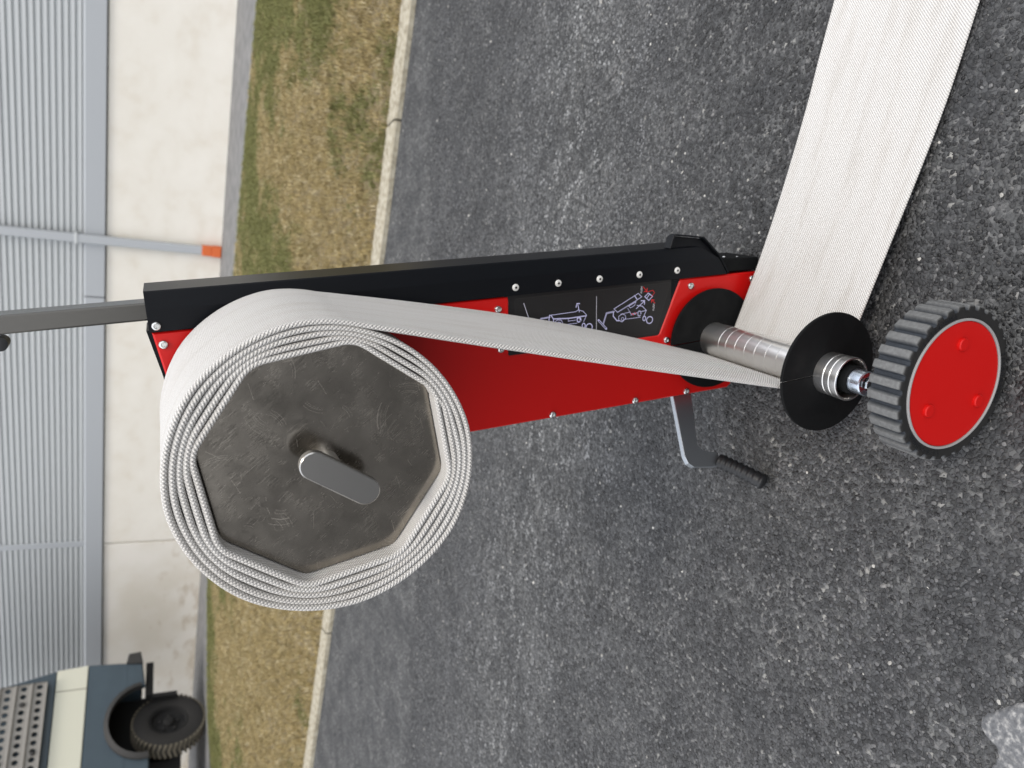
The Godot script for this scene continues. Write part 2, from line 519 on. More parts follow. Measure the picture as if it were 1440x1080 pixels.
	M.blue.albedo_texture = ntex(noise(FastNoiseLite.TYPE_SIMPLEX, 0.01, 46, 5), 512, ramp([[0, 0.75, 0.75, 0.75], [1, 1, 1, 1]]))
	world_tex(M.blue, 0.7)
	M.cream = mat(0.66, 0.66, 0.55, 0.5)
	M.trim = mat(0.035, 0.034, 0.033, 0.7)
	M.ladder = mat(0.27, 0.26, 0.24, 0.55)
	M.tyre = mat(0.022, 0.021, 0.020, 0.85)
	M.mud = mat(0.13, 0.115, 0.085, 0.95)
	M.glass = mat(0.03, 0.035, 0.04, 0.08)
	M.mortar = mat(1, 1, 1, 0.55)
	M.mortar.albedo_texture = ntex(noise(FastNoiseLite.TYPE_SIMPLEX, 0.03, 47, 5), 512, ramp([[0, 0.07, 0.074, 0.08], [0.5, 0.13, 0.134, 0.14], [0.66, 0.20, 0.20, 0.20], [0.85, 0.32, 0.32, 0.31], [1, 0.50, 0.49, 0.47]]))
	M.mortar.heightmap_enabled = true
	M.mortar.heightmap_texture = ntex(noise(FastNoiseLite.TYPE_SIMPLEX, 0.06, 48, 4), 256)
	M.mortar.heightmap_scale = 0.2
	world_tex(M.mortar, 5.0)

# ---------------------------------------------------------------- main
func _ready() -> void:
	rng.seed = 4
	# camera: the photograph was taken with the phone turned a quarter turn, so the place's up is the picture's left
	var f := Vector3(0, -sin(PITCH), -cos(PITCH))
	var d0 := Vector3(0, -cos(PITCH), sin(PITCH))
	var right := Vector3(1, 0, 0) * cos(ROLL) - d0 * sin(ROLL)
	var down := d0 * cos(ROLL) + Vector3(1, 0, 0) * sin(ROLL)
	var cam := Camera3D.new()
	cam.name = "camera"
	add_child(cam)
	cam.transform = Transform3D(Basis(down, right, -f), EYE)
	cam.near = 0.05
	cam.far = 400.0
	var lens := CameraAttributesPhysical.new()
	lens.frustum_focal_length = 23.0
	lens.frustum_focus_distance = 0.98
	lens.exposure_aperture = 4.9
	lens.frustum_near = 0.05
	lens.frustum_far = 400.0
	cam.attributes = lens
	cam.fov = 54.43
	cam.current = true
	# sky and sun: a bright overcast day
	var env := Environment.new()
	var sky := Sky.new()
	var sm := ProceduralSkyMaterial.new()
	sm.sky_top_color = Color(0.96, 0.97, 1.0)
	sm.sky_horizon_color = Color(0.89, 0.89, 0.89)
	sm.sky_curve = 0.2
	sm.ground_bottom_color = Color(0.25, 0.25, 0.25)
	sm.ground_horizon_color = Color(0.5, 0.5, 0.5)
	sm.sky_energy_multiplier = 1.15
	sky.sky_material = sm
	env.background_mode = Environment.BG_SKY
	env.sky = sky
	env.tonemap_mode = Environment.TONE_MAPPER_LINEAR
	env.tonemap_exposure = 1.3
	env.sdfgi_enabled = true
	env.ssao_enabled = true
	env.ssil_enabled = true
	var we := WorldEnvironment.new()
	we.name = "environment"
	we.environment = env
	add_child(we)
	var sun := DirectionalLight3D.new()
	sun.name = "sun"
	sun.light_color = Color(1.0, 0.965, 0.92)
	sun.light_energy = 0.42
	sun.light_angular_distance = 18.0
	sun.shadow_enabled = true
	add_child(sun)
	sun.look_at_from_position(Vector3.ZERO, Vector3(-0.15, -1.0, -0.5), Vector3.FORWARD)

	make_materials()
	build_ground()
	build_building()
	build_grass()
	build_van()
	build_winder()
	build_hose()
	build_stones()
	build_litter()

# ---------------------------------------------------------------- setting
func kerb_z(x: float) -> float:          # road side of the kerb
	if x > 0.566: return -3.54 + (x - 0.566) * 0.338
	if x > -1.355: return -3.54 + (x - 0.566) * 0.412
	return -4.332 + (x + 1.355) * 0.406

func bank(d: float) -> float:
	return 0.025 + 0.378 * (1.0 - exp(-maxf(d, 0.0) / 0.9))

const FAR_EDGE := [[9.0, -2.32], [6.0, -3.92], [2.84, -5.62], [-2.26, -8.36], [-3.3, -8.02], [-3.86, -7.5], [-5.4, -6.06]]
func far_z(x: float) -> float:
	for i in FAR_EDGE.size() - 1:
		var a: Array = FAR_EDGE[i]; var b: Array = FAR_EDGE[i + 1]
		if x <= a[0] and x >= b[0]:
			return lerpf(a[1], b[1], (x - a[0]) / (b[0] - a[0]))
	return -6.0

func build_ground() -> void:
	# the road: one sheet to the horizon, finer near the camera
	var m := MB.new()
	m.quad(Vector3(-160, 0, -160), Vector3(160, 0, -160), Vector3(160, 0, 160), Vector3(-160, 0, 160), Vector3.UP)
	var road := part("road", m.done(), M.asphalt)
	tag(road, "dark grey asphalt road", "", "", "structure")
	# kerb: flush concrete strip in lengths with open joints
	var kerb := base("kerb")
	tag(kerb, "narrow tan concrete kerb between the road and the grass", "", "", "structure")
	var xs := [-6.2, -3.9, -1.55, 0.95, 1.199, 3.4, 5.8, 8.4]
	xs = [-6.2, -3.8, -1.5, 1.195, 3.5, 5.9, 8.4]
	for i in xs.size() - 1:
		var k := MB.new()
		var steps := 6
		var x0: float = xs[i] + 0.006; var x1: float = xs[i + 1] - 0.006
		for s in steps:
			var a := lerpf(x0, x1, float(s) / steps); var b := lerpf(x0, x1, float(s + 1) / steps)
			var za := kerb_z(a); var zb := kerb_z(b)
			var w := 0.125
			var wob := 0.004 * sin(a * 9.0)
			var wob2 := 0.004 * sin(b * 9.0)
			var p := [Vector3(a, -0.05, za + wob), Vector3(a, 0.022, za + wob), Vector3(a, 0.032, za - 0.012), Vector3(a, 0.034, za - w)]
			var q := [Vector3(b, -0.05, zb + wob2), Vector3(b, 0.022, zb + wob2), Vector3(b, 0.032, zb - 0.012), Vector3(b, 0.034, zb - w)]
			k.quad(p[0], p[1], q[1], q[0], Vector3(0, 0, 1))
			k.quad(p[1], p[2], q[2], q[1], Vector3(0, 1, 1))
			k.quad(p[2], p[3], q[3], q[2], Vector3.UP)
			if s == 0: k.quad(p[0], p[1], p[2], p[3], Vector3(-1, 0, 0))
			if s == steps - 1: k.quad(q[0], q[1], q[2], q[3], Vector3(1, 0, 0))
		part("kerb_stone", k.done(), M.kerb, kerb)
	# concrete apron along the building, widening into the drive on the left
	var ap := MB.new()
	var outline := PackedVector2Array()
	for e in FAR_EDGE:
		outline.append(Vector2(e[0], e[1] + 0.02))
	for e in [[-9.0, -9.5], [-14.0, -15.2], [-9.0, -13.0], [9.5, -4.7]]:
		outline.append(Vector2(e[0], e[1]))
	var ix := Geometry2D.triangulate_polygon(outline)
	for k in range(0, ix.size(), 3):
		var t := []
		for j in 3:
			t.append(Vector3(outline[ix[k + j]].x, 0.395, outline[ix[k + j]].y))
		ap.tri(t[0], t[1], t[2], Vector3.UP)
	for i in FAR_EDGE.size() - 1:
		var a := outline[i]; var b := outline[i + 1]
		ap.quad(Vector3(a.x, 0.395, a.y), Vector3(b.x, 0.395, b.y), Vector3(b.x, 0.0, b.y), Vector3(a.x, 0.0, a.y), Vector3(0.2, 0, 1))
	tag(part("path", ap.done(), M.concrete), "grey concrete path along the building wall", "", "", "structure")

func verge_points(x: float, t: float) -> Vector3:
	var z0 := kerb_z(x) - 0.122
	var z1 := far_z(x)
	var z := lerpf(z0, z1, t)
	return Vector3(x, bank((z0 - z) * 0.92), z)

func build_grass() -> void:
	var p := PackedVector3Array(); var uv := PackedVector2Array()
	var rows := 110; var cols := 50
	var nz := noise(FastNoiseLite.TYPE_SIMPLEX, 1.6, 51)
	for r in rows:
		var x := lerpf(-5.3, 8.2, float(r) / (rows - 1))
		for c in cols:
			var v := verge_points(x, float(c) / (cols - 1))
			if c > 0 and c < cols - 1: v.y += nz.get_noise_2d(v.x, v.z) * 0.012
			p.append(v); uv.append(Vector2(v.x, v.z))
	tag(part("grass_verge_ground", sheet(p, rows, cols, uv, false), M.soil), "dry soil bank under the grass verge", "", "", "structure")
	# blades: small tufts in a multimesh
	var tuft := MB.new()
	var r := RandomNumberGenerator.new()
	r.seed = GREEN_SEED
	for k in 7:
		var a := r.randf() * TAU
		var o := Vector3(r.randf_range(-0.012, 0.012), -0.004, r.randf_range(-0.012, 0.012))
		var d := Vector3(cos(a), 0, sin(a))
		var s := d.cross(Vector3.UP) * r.randf_range(0.0014, 0.0024)
		var h := r.randf_range(0.022, 0.042)
		var lean := r.randf_range(0.1, 0.9)
		var mid := o + Vector3(0, h * 0.6, 0) + d * h * lean * 0.4
		var tip := o + Vector3(0, h * (1.0 - lean * 0.25), 0) + d * h * lean
		tuft.quad(o - s, o + s, mid + s * 0.8, mid - s * 0.8, d + Vector3.UP * 0.2)
		tuft.tri(mid - s * 0.8, mid + s * 0.8, tip, d + Vector3.UP * 0.2)
	var patch := noise(FastNoiseLite.TYPE_SIMPLEX, 0.55, 52, 4)
	var fine := noise(FastNoiseLite.TYPE_SIMPLEX, 3.0, 53, 3)
	var buf := PackedFloat32Array()
	var n := 95000
	buf.resize(n * 16)
	var i := 0
	while i < n:
		var x := r.randf_range(-4.6, 5.4)
		var t := r.randf()
		var v := verge_points(x, t)
		if absf(x) > 0.72 * -v.z + 0.4: continue
		var s := r.randf_range(0.7, 1.35)
		var g := patch.get_noise_2d(v.x * 0.9 + v.z * 0.4, v.z * 0.8) * 1.5 + fine.get_noise_2d(v.x, v.z) * 0.7 + r.randfn(0, 0.25)
		g += 0.30 + 0.36 * smoothstep(0.45, 0.8, t) * (1.0 if v.x > -0.6 else 0.3) + (0.2 if t > 0.95 else 0.0) - 0.75 * (1.0 - smoothstep(0.1, 0.6, t))
		if v.x < -1.2: g += 0.25 * smoothstep(0.75, 0.95, t) - 0.35 * (1.0 - smoothstep(0.5, 0.85, t))
		var k := smoothstep(0.0, 0.55, g)
		var tan_c := Color(0.41, 0.325, 0.155) if r.randf() < 0.55 else Color(0.33, 0.265, 0.125)
		if r.randf() < 0.12: tan_c = Color(0.58, 0.50, 0.32)
		var c := tan_c.lerp(Color(0.165, 0.178, 0.055), k * 0.88) * r.randf_range(0.8, 1.15)
		var q := Basis(Vector3.UP, r.randf() * TAU).scaled(Vector3.ONE * s)
		var at := i * 16
		buf[at] = q.x.x; buf[at + 1] = q.y.x; buf[at + 2] = q.z.x; buf[at + 3] = v.x
		buf[at + 4] = q.x.y; buf[at + 5] = q.y.y; buf[at + 6] = q.z.y; buf[at + 7] = v.y
		buf[at + 8] = q.x.z; buf[at + 9] = q.y.z; buf[at + 10] = q.z.z; buf[at + 11] = v.z
		buf[at + 12] = c.r; buf[at + 13] = c.g; buf[at + 14] = c.b; buf[at + 15] = 1.0
		i += 1
	var mm := MultiMesh.new()
	mm.transform_format = MultiMesh.TRANSFORM_3D
	mm.use_colors = true
	mm.mesh = tuft.done()
	mm.instance_count = n
	mm.buffer = buf
	var o := MultiMeshInstance3D.new()
	o.name = "grass"
	o.multimesh = mm
	o.material_override = M.blade
	add_child(o)
	tag(o, "short dry grass with green patches on the verge behind the kerb", "grass", "", "stuff")

func build_building() -> void:
	var b := base("warehouse", Vector3(0.5, 0, -8.5), -0.3977)
	tag(b, "long warehouse with pale concrete base wall under grey ribbed metal cladding", "building")
	# two precast panels with an open joint
	for s in [[-2.654, 9.0], [-12.0, -2.668]]:
		var m := MB.new()
		m.plate(v2([[s[0], 0.30], [s[1], 0.30], [s[1], 1.425], [s[0], 1.425]]), -0.18, 0.0, 0.008)
		part("concrete_panel", m.done(), M.wall if s[0] > -3.0 else M.stained, b)
	var core := MB.new()
	core.box(Vector3(-12, 0.25, -3.0), Vector3(9, 4.25, -0.185))
	part("wall", core.done(), M.dark, b)
	# damp stains along the foot of the left panel
	# metal flashing between concrete and cladding
	for s in [[-12.0, -5.0], [-4.99, 0.24], [0.25, 9.0]]:
		var fl := MB.new()
		fl.quad(Vector3(s[0], 1.44, 0.028), Vector3(s[1], 1.44, 0.028), Vector3(s[1], 1.60, 0.03), Vector3(s[0], 1.60, 0.03), Vector3(0, 0, 1))
		fl.quad(Vector3(s[0], 1.44, 0.028), Vector3(s[1], 1.44, 0.028), Vector3(s[1], 1.432, 0.0), Vector3(s[0], 1.432, 0.0), Vector3(0, -1, 0))
		fl.quad(Vector3(s[0], 1.60, 0.03), Vector3(s[1], 1.60, 0.03), Vector3(s[1], 1.622, 0.0), Vector3(s[0], 1.622, 0.0), Vector3(0, 1, 0.4))
		part("flashing", fl.done(), M.flashing, b)
	# ribbed sheets, ribs running level
	var pitch := 0.051
	for s in [[-12.0, -2.665], [-2.60, 9.0]]:
		var cl := MB.new()
		var y := 1.612
		while y < 4.2:
			var pr := [[y, -0.018], [y + 0.010, -0.018], [y + 0.018, 0.006], [y + 0.044, 0.006], [y + pitch, -0.018]]
			for k in 4:
				var p0: Array = pr[k]; var p1: Array = pr[k + 1]
				cl.quad(Vector3(s[0], p0[0], p0[1]), Vector3(s[1], p0[0], p0[1]), Vector3(s[1], p1[0], p1[1]), Vector3(s[0], p1[0], p1[1]), Vector3(0, 0, 1))
			y += pitch
		part("cladding_sheet", cl.done(), M.cladding, b)
	var st := MB.new()
	st.plate(v2([[-2.668, 1.60], [-2.598, 1.60], [-2.598, 4.2], [-2.668, 4.2]]), -0.03, 0.016, 0.004)
	part("cover_strip", st.done(), M.flashing, b)
	# the downpipe and its orange shoe
	var dp := MB.new()
	dp.plate(v2([[0.788, 0.575], [0.868, 0.575], [0.868, 4.2], [0.788, 4.2]]), 0.034, 0.094, 0.008)
	var dpo := part("downpipe", dp.done(), M.flashing, b)
	var shoe := MB.new()
	shoe.plate(v2([[0.777, 0.40], [0.879, 0.40], [0.879, 0.485], [0.777, 0.485]]), 0.026, 0.106, 0.006)
	shoe.plate(v2([[0.781, 0.487], [0.875, 0.487], [0.875, 0.578], [0.781, 0.578]]), 0.03, 0.102, 0.006)
	tag(part("downpipe_shoe", shoe.done(), M.orange, dpo), "orange plastic shoe at the foot of the downpipe")
	var clip := MB.new()
	clip.plate(v2([[0.778, 1.66], [0.878, 1.66], [0.878, 1.685], [0.778, 1.685]]), 0.0, 0.099, 0.003)
	part("bracket", clip.done(), M.cladding, dpo)

func build_van() -> void:
	# local x runs forward along the visible side, z points out of that side; origin on the drive under the front wheel
	var yaw := atan2(0.69, 0.72)
	var v := base("camper_van", Vector3(-3.47, 0, -8.07), yaw)
	tag(v, "blue grey camper van with cream band parked on the drive by the warehouse", "van")
	var c := Vector2(0.075, 0.955)
	# side skin: below the band (with the wheel arch cut out), the cream band, above
	var low := PackedVector2Array()
	low.append_array(v2([[-2.9, 1.474], [-2.9, 0.86], [-0.272, 0.91]]))
	for k in 15:
		var t := PI - PI * k / 14.0 + 0.12
		low.append(c + Vector2(cos(t), sin(t)) * Vector2(0.335, 0.325))
	low.append_array(v2([[0.42, 0.958], [0.655, 0.99], [0.685, 1.2], [0.70, 1.474]]))
	var m := MB.new()
	m.plate(low, -0.05, 0.0, 0.012)
	var body := part("lower_body", m.done(), M.blue, v)
	var mb := MB.new()
	mb.plate(v2([[-2.9, 1.477], [0.70, 1.477], [0.678, 1.742], [-2.9, 1.742]]), -0.05, 0.003, 0.006)
	part("cream_band", mb.done(), M.cream, v)
	var seam := MB.new()
	seam.plate(v2([[0.462, 1.475], [0.468, 1.475], [0.470, 1.745], [0.464, 1.745]]), -0.01, 0.0055)
	part("band_seam", seam.done(), M.mud, v)
	var up := MB.new()
	up.plate(v2([[-2.9, 1.745], [0.678, 1.745], [0.575, 2.205], [0.42, 2.85], [-2.9, 2.9]]), -0.05, 0.0, 0.012)
	part("upper_body", up.done(), M.blue, v)
	# the far side and the roof close the body
	var shell := MB.new()
	shell.plate(v2([[-2.88, 0.95], [-0.4, 0.95], [-0.4, 1.33], [0.45, 1.33], [0.45, 1.0], [0.65, 1.0], [0.69, 1.47], [0.67, 1.74], [0.57, 2.2], [0.41, 2.84], [-2.88, 2.88]]), -1.9, -0.052, 0.02)
	part("shell", shell.done(), M.blue, v)
	var well := MB.new()
	well.box(Vector3(-0.42, 0.93, -1.86), Vector3(0.46, 1.34, -0.42))
	well.box(Vector3(-0.42, 1.325, -0.42), Vector3(0.46, 1.345, -0.055))
	part("wheel_well", well.done(), M.dark, v)
	var line := MB.new()
	line.box(Vector3(-2.9, 1.127, -0.001), Vector3(-0.25, 1.131, 0.003))
	line.box(Vector3(0.33, 1.129, -0.001), Vector3(0.68, 1.133, 0.003))
	part("body_crease", line.done(), M.blue, v)
	# rubber flare round the arch
	var fl := MB.new()
	for k in 16:
		var t0 := PI - PI * k / 16.0 + 0.12; var t1 := PI - PI * (k + 1) / 16.0 + 0.12
		var e0 := Vector2(cos(t0), sin(t0)); var e1 := Vector2(cos(t1), sin(t1))
		var q := []
		for e in [e0, e1]:
			var i2: Vector2 = c + e * Vector2(0.328, 0.318)
			var o2: Vector2 = c + e * Vector2(0.372, 0.358)
			q.append([Vector3(i2.x, i2.y, -0.03), Vector3(i2.x, i2.y, 0.075), Vector3(o2.x, o2.y, 0.045), Vector3(o2.x, o2.y, 0.0)])
		var em := Vector3(e0.x + e1.x, e0.y + e1.y, 0)
		fl.quad(q[0][0], q[0][1], q[1][1], q[1][0], -em, 1)
		fl.quad(q[0][1], q[0][2], q[1][2], q[1][1], Vector3(0, 0, 1), 2)
		fl.quad(q[0][2], q[0][3], q[1][3], q[1][2], em, 3)
	part("wheel_arch", fl.done(), M.trim, v)
	# bumper corner and the step below it
	var bu := MB.new()
	bu.plate(v2([[0.655, 0.985], [0.775, 1.01], [0.765, 1.12], [0.665, 1.14]]), -1.85, 0.03, 0.012)
	part("bumper", bu.done(), M.trim, v)
	var step := MB.new()
	step.box(Vector3(0.36, 0.885, -1.2), Vector3(0.70, 0.955, -0.10))
	step.box(Vector3(0.34, 0.66, -0.40), Vector3(0.375, 0.90, -0.12))
	part("tow_bar", step.done(), M.dark, v)
	var ch := MB.new()
	ch.box(Vector3(-2.7, 0.72, -1.2), Vector3(0.3, 0.92, -0.5))
	ch.box(Vector3(-0.10, 0.60, -1.7), Vector3(0.16, 0.74, -0.3))
	ch.box(Vector3(-0.34, 0.62, -0.5), Vector3(-0.26, 0.93, -0.25))
	part("chassis", ch.done(), M.dark, v)
	# steered front wheel
	var w := Node3D.new()
	w.name = "wheel"
	w.position = Vector3(0.09, 0.737, -0.10)
	w.rotation.y = 0.42
	v.add_child(w)
	var ty := MB.new()
	ty.lathe([[0.18, -0.17], [0.28, -0.17], [0.315, -0.16], [0.332, -0.14], [0.332, -0.03], [0.318, -0.008], [0.285, 0.0], [0.22, 0.004], [0.185, -0.006], [0.175, -0.03]], 56)
	var tyo := part("tyre", ty.done(), M.tyre, w)
	var lug := MB.new()
	for k in 44:
		var t := TAU * k / 44
		for s in 2:
			var d := Vector3(cos(t + s * 0.06), sin(t + s * 0.06), 0); var a := Vector3(-d.y, d.x, 0) * 0.013
			var z0 := -0.166 if s == 0 else -0.082; var z1 := -0.088 if s == 0 else -0.004
			var sh := Vector3(-d.y, d.x, 0) * (0.022 if s == 0 else -0.022)
			var r0 := d * 0.322; var r1 := d * 0.341
			var A := r1 - a + Vector3(0, 0, z0) + sh; var B := r1 + a + Vector3(0, 0, z0) + sh
			var C := r1 + a + Vector3(0, 0, z1); var D := r1 - a + Vector3(0, 0, z1)
			lug.quad(A, B, C, D, d)
			lug.quad(C, D, D + r0 - r1, C + r0 - r1, Vector3(0, 0, 1))
			lug.quad(A, D, D + r0 - r1, A + r0 - r1, -a)
			lug.quad(B, C, C + r0 - r1, B + r0 - r1, a)
	part("tread", lug.done(), M.mud, w)
	var rim := MB.new()
	rim.lathe([[0.18, -0.02], [0.176, -0.012], [0.165, -0.014], [0.155, -0.06], [0.10, -0.075], [0.055, -0.06], [0.05, -0.025], [0.035, -0.01], [0.0, -0.008]], 40)
	part("rim", rim.done(), M.dark, w)
	var wn := MB.new()
	wn.lathe([[0.012, -0.07], [0.012, -0.05], [0.0, -0.046]], 8)
	var nut_mesh := wn.done()
	for k in 5:
		var t := TAU * k / 5
		part("wheel_nut", nut_mesh, M.trim, w, Vector3(cos(t), sin(t), 0) * 0.085)
	# perforated sand ladder bolted to the side: three folded channels of round holes
	var lad := base("sand_ladder", Vector3.ZERO, 0.0, v)
	for row in 3:
		var y0 := 1.812 + row * 0.128
		var k := MB.new()
		var n := 20
		var pit := 0.0745
		for i in n:
			var x1 := 0.556 - row * 0.004 - i * pit
			var x0 := x1 - pit
			var ctr := Vector2((x0 + x1) * 0.5, y0 + 0.060)
			var seg := 16
			for s in seg:
				var t0 := TAU * s / seg + PI / 4; var t1 := TAU * (s + 1) / seg + PI / 4
				var a := Vector2(cos(t0), sin(t0)); var b := Vector2(cos(t1), sin(t1))
				var ea := ctr + a / maxf(absf(a.x), absf(a.y)) * Vector2(pit * 0.5, 0.048)
				var eb := ctr + b / maxf(absf(b.x), absf(b.y)) * Vector2(pit * 0.5, 0.048)
				var ha := ctr + a * Vector2(0.025, 0.025); var hb := ctr + b * Vector2(0.025, 0.025)
				k.quad(Vector3(ea.x, ea.y, 0.05), Vector3(eb.x, eb.y, 0.05), Vector3(hb.x, hb.y, 0.05), Vector3(ha.x, ha.y, 0.05), Vector3(0, 0, 1))
				k.quad(Vector3(ha.x, ha.y, 0.05), Vector3(hb.x, hb.y, 0.05), Vector3(hb.x, hb.y, 0.03), Vector3(ha.x, ha.y, 0.03), Vector3(-a.x, -a.y, 0))
		var xa := 0.556 - row * 0.004; var xb := xa - n * pit
		for e in [[0.012, 0.05, 0.002, 0.068], [0.108, 0.05, 0.118, 0.068]]:
			k.quad(Vector3(xa, y0 + e[0], e[1]), Vector3(xb, y0 + e[0], e[1]), Vector3(xb, y0 + e[2], e[3]), Vector3(xa, y0 + e[2], e[3]), Vector3(0, 0, 1))
		k.quad(Vector3(xa, y0 + 0.118, 0.068), Vector3(xb, y0 + 0.118, 0.068), Vector3(xb, y0 + 0.128, 0.068), Vector3(xa, y0 + 0.128, 0.068), Vector3(0, 0, 1))
		k.quad(Vector3(xa, y0, 0.068), Vector3(xb, y0, 0.068), Vector3(xb, y0 + 0.002, 0.068), Vector3(xa, y0 + 0.002, 0.068), Vector3(0, 0, 1))
		k.quad(Vector3(xa, y0, 0.068), Vector3(xb, y0, 0.068), Vector3(xb, y0, 0.02), Vector3(xa, y0, 0.02), Vector3(0, -1, 0))
		k.quad(Vector3(xa, y0, 0.068), Vector3(xa, y0 + 0.128, 0.068), Vector3(xa, y0 + 0.128, 0.02), Vector3(xa, y0, 0.02), Vector3(1, 0, 0))
		part("channel", k.done(), M.ladder, lad)
	var bl := MB.new()
	bl.lathe([[0.02, 0.045], [0.02, 0.062], [0.012, 0.07], [0.0, 0.072]], 12)
	var bolt_mesh := bl.done()
	for p in [[0.36, 1.995], [-0.10, 1.87], [-0.15, 2.13]]:
		part("bolt", bolt_mesh, M.trim, lad, Vector3(p[0], p[1], 0))
	var fr := MB.new()
	fr.quad(Vector3(0.60, 1.8, -0.2), Vector3(0.60, 1.8, -1.7), Vector3(0.45, 2.7, -1.7), Vector3(0.45, 2.7, -0.2), Vector3(1, 0.1, 0))
	part("windscreen", fr.done(), M.glass, v, Vector3(0.075, 0, 0))

# ---------------------------------------------------------------- the hose winder
func screw(parent: Node, a: float, b: float, z: float) -> void:
	var o := part("screw", M.screw_mesh, M.bolt, parent)
	var q := ab(a, b)
	o.position = Vector3(q.x, q.y, z)
	o.rotation.z = rng.randf() * TAU

func build_winder() -> void:
	var c := base("hose_winder", CART, -YAW)
	tag(c, "red and black hose winding cart standing on one wheel with a steel reel plate", "hose winder")
	var sc := MB.new()
	sc.lathe([[0.0062, 0.0], [0.0061, 0.0016], [0.0050, 0.0032], [0.0034, 0.0038], [0.0030, 0.0037]], 20)
	for k in 6:    # six-lobed socket
		var t0 := TAU * k / 6; var t1 := TAU * (k + 1) / 6; var tm := (t0 + t1) * 0.5
		var o0 := Vector3(cos(t0), sin(t0), 0) * 0.0030; var o1 := Vector3(cos(t1), sin(t1), 0) * 0.0030; var i0 := Vector3(cos(tm), sin(tm), 0) * 0.0022
		var up := Vector3(0, 0, 0.0037); var dn := Vector3(0, 0, 0.0016)
		sc.quad(o0 + up, i0 + up, i0 + dn, o0 + dn, -o0)
		sc.quad(i0 + up, o1 + up, o1 + dn, i0 + dn, -o1)
		sc.tri(o0 + up, o1 + up, i0 + up, Vector3(0, 0, 1))
		sc.quad(dn, o0 + dn, i0 + dn, o1 + dn, Vector3(0, 0, 1))
	M.screw_mesh = sc.done()
	var rv := MB.new()
	rv.lathe([[0.0056, 0.0], [0.0055, 0.0009], [0.0042, 0.0019], [0.0019, 0.0022]], 20)
	rv.col = Color(0.03, 0.03, 0.03)  # centre pit: the shade inside the hole is painted in as vertex colour
	rv.lathe([[0.0019, 0.0022], [0.0017, 0.0012], [0.0, 0.0010]], 20)
	var rivet_mesh := rv.done()

	# body: red front cover over a black box
	var red := MB.new()
	red.plate(abl([[-0.001, 0.006], [-0.06, 0.0145], [-0.21, 0.035], [-0.211, 0.945], [-0.206, 0.953], [-0.001, 0.998], [-0.001, 0.832], [-0.0045, 0.8285], [-0.0915, 0.7905], [-0.0945, 0.787], [-0.0945, 0.507], [-0.093, 0.505], [-0.006, 0.5075], [-0.001, 0.506]]), -0.034, -0.010, 0.0022)
	var cover := part("cover", red.done(), M.red, c)
	var box := MB.new()
	box.plate(abl([[-0.002, -0.001], [-0.06, 0.0095], [-0.209, 0.029], [-0.208, 0.95], [-0.002, 0.995]]), -0.10, -0.0345, 0.0)
	box.plate(abl([[-0.0015, 0.004], [-0.06, 0.013], [-0.205, 0.033], [-0.205, 0.945], [-0.0015, 0.99]]), -0.0344, -0.0122, 0.0)
	part("housing", box.done(), M.black, c)
	# the black sheet behind the notch, with the printed instructions
	var lb := MB.new()
	var corners := []
	for p in [[0.006, 0.50], [0.006, 0.8125], [-0.095, 0.8125], [-0.095, 0.50]]:
		var q := ab(p[0], p[1])
		corners.append(Vector3(q.x, q.y, -0.0118))
	lb.quad(corners[0], corners[1], corners[2], corners[3], Vector3(0, 0, 1), -1, Vector2(0, -0.019), Vector2(1, -0.019), Vector2(1, 1), Vector2(0, 1))
	part("instruction_label", lb.done(), M.label, c)
	# the black lid: folded channel along the right edge
	var lid := MB.new()
	var sec := [[0.0005, -0.016], [0.0005, -0.0075], [0.0285, -0.0075], [0.0305, -0.0079], [0.0505, -0.0135], [0.0523, -0.0152], [0.0525, -0.098], [0.046, -0.104], [0.0, -0.104]]
	var ends := [[0.0035, 0.928], [0.0035, 0.928], [0.0035, 0.909], [0.0035, 0.907], [0.0035, 0.872], [0.0035, 0.862], [0.0035, 0.862], [0.0035, 0.87], [0.0035, 0.928]]
	for k in sec.size() - 1:
		var s0: Array = sec[k]; var s1: Array = sec[k + 1]; var e0: Array = ends[k]; var e1: Array = ends[k + 1]
		var A := ab(s0[0], e0[0]); var B := ab(s1[0], e1[0]); var C := ab(s1[0], e1[1]); var D := ab(s0[0], e0[1])
		var mid := Vector3(s1[1] - s0[1], 0, 0)
		var out := Vector3(0.0, 0, 1) if k in [1, 2, 3] else (Vector3(-1, -0.2, 0) if k == 0 else (Vector3(1, 0.17, 0.6) if k == 4 else (Vector3(1, 0.17, 0) if k == 5 else (Vector3(1, 0, -1) if k == 6 else Vector3(0, 0, -1)))))
		lid.quad(Vector3(A.x, A.y, s0[1]), Vector3(B.x, B.y, s1[1]), Vector3(C.x, C.y, s1[1]), Vector3(D.x, D.y, s0[1]), out)
	var capf := MB.new()
	var top_poly := PackedVector3Array()
	for s in sec:
		var q := ab(s[0], 0.0035)
		top_poly.append(Vector3(q.x, q.y, s[1]))
	for k in range(1, sec.size() - 1):
		lid.tri(top_poly[0], top_poly[k], top_poly[k + 1], Vector3(-0.17, 1, 0))
	var lido := part("lid", lid.done(), M.black, c)
	# raised lip at the lower end of the lid
	var lip := MB.new()
	var lp := [[0.0525, 0.806], [0.0735, 0.8135], [0.0655, 0.873], [0.0345, 0.9075], [0.0015, 0.930]]
	for k in lp.size() - 1:
		var A := ab(lp[k][0], lp[k][1]); var B := ab(lp[k + 1][0], lp[k + 1][1])
		var d := (B - A).normalized()
		var nrm := Vector2(-d.y, d.x) * 0.0028
		lip.plate(PackedVector2Array([A - d * 0.0008, B + d * 0.0008, B + nrm, A + nrm]), -0.020, -0.006 - 0.0003 * k, 0.0006)
	part("lip", lip.done(), M.black, lido)
	var back := MB.new()
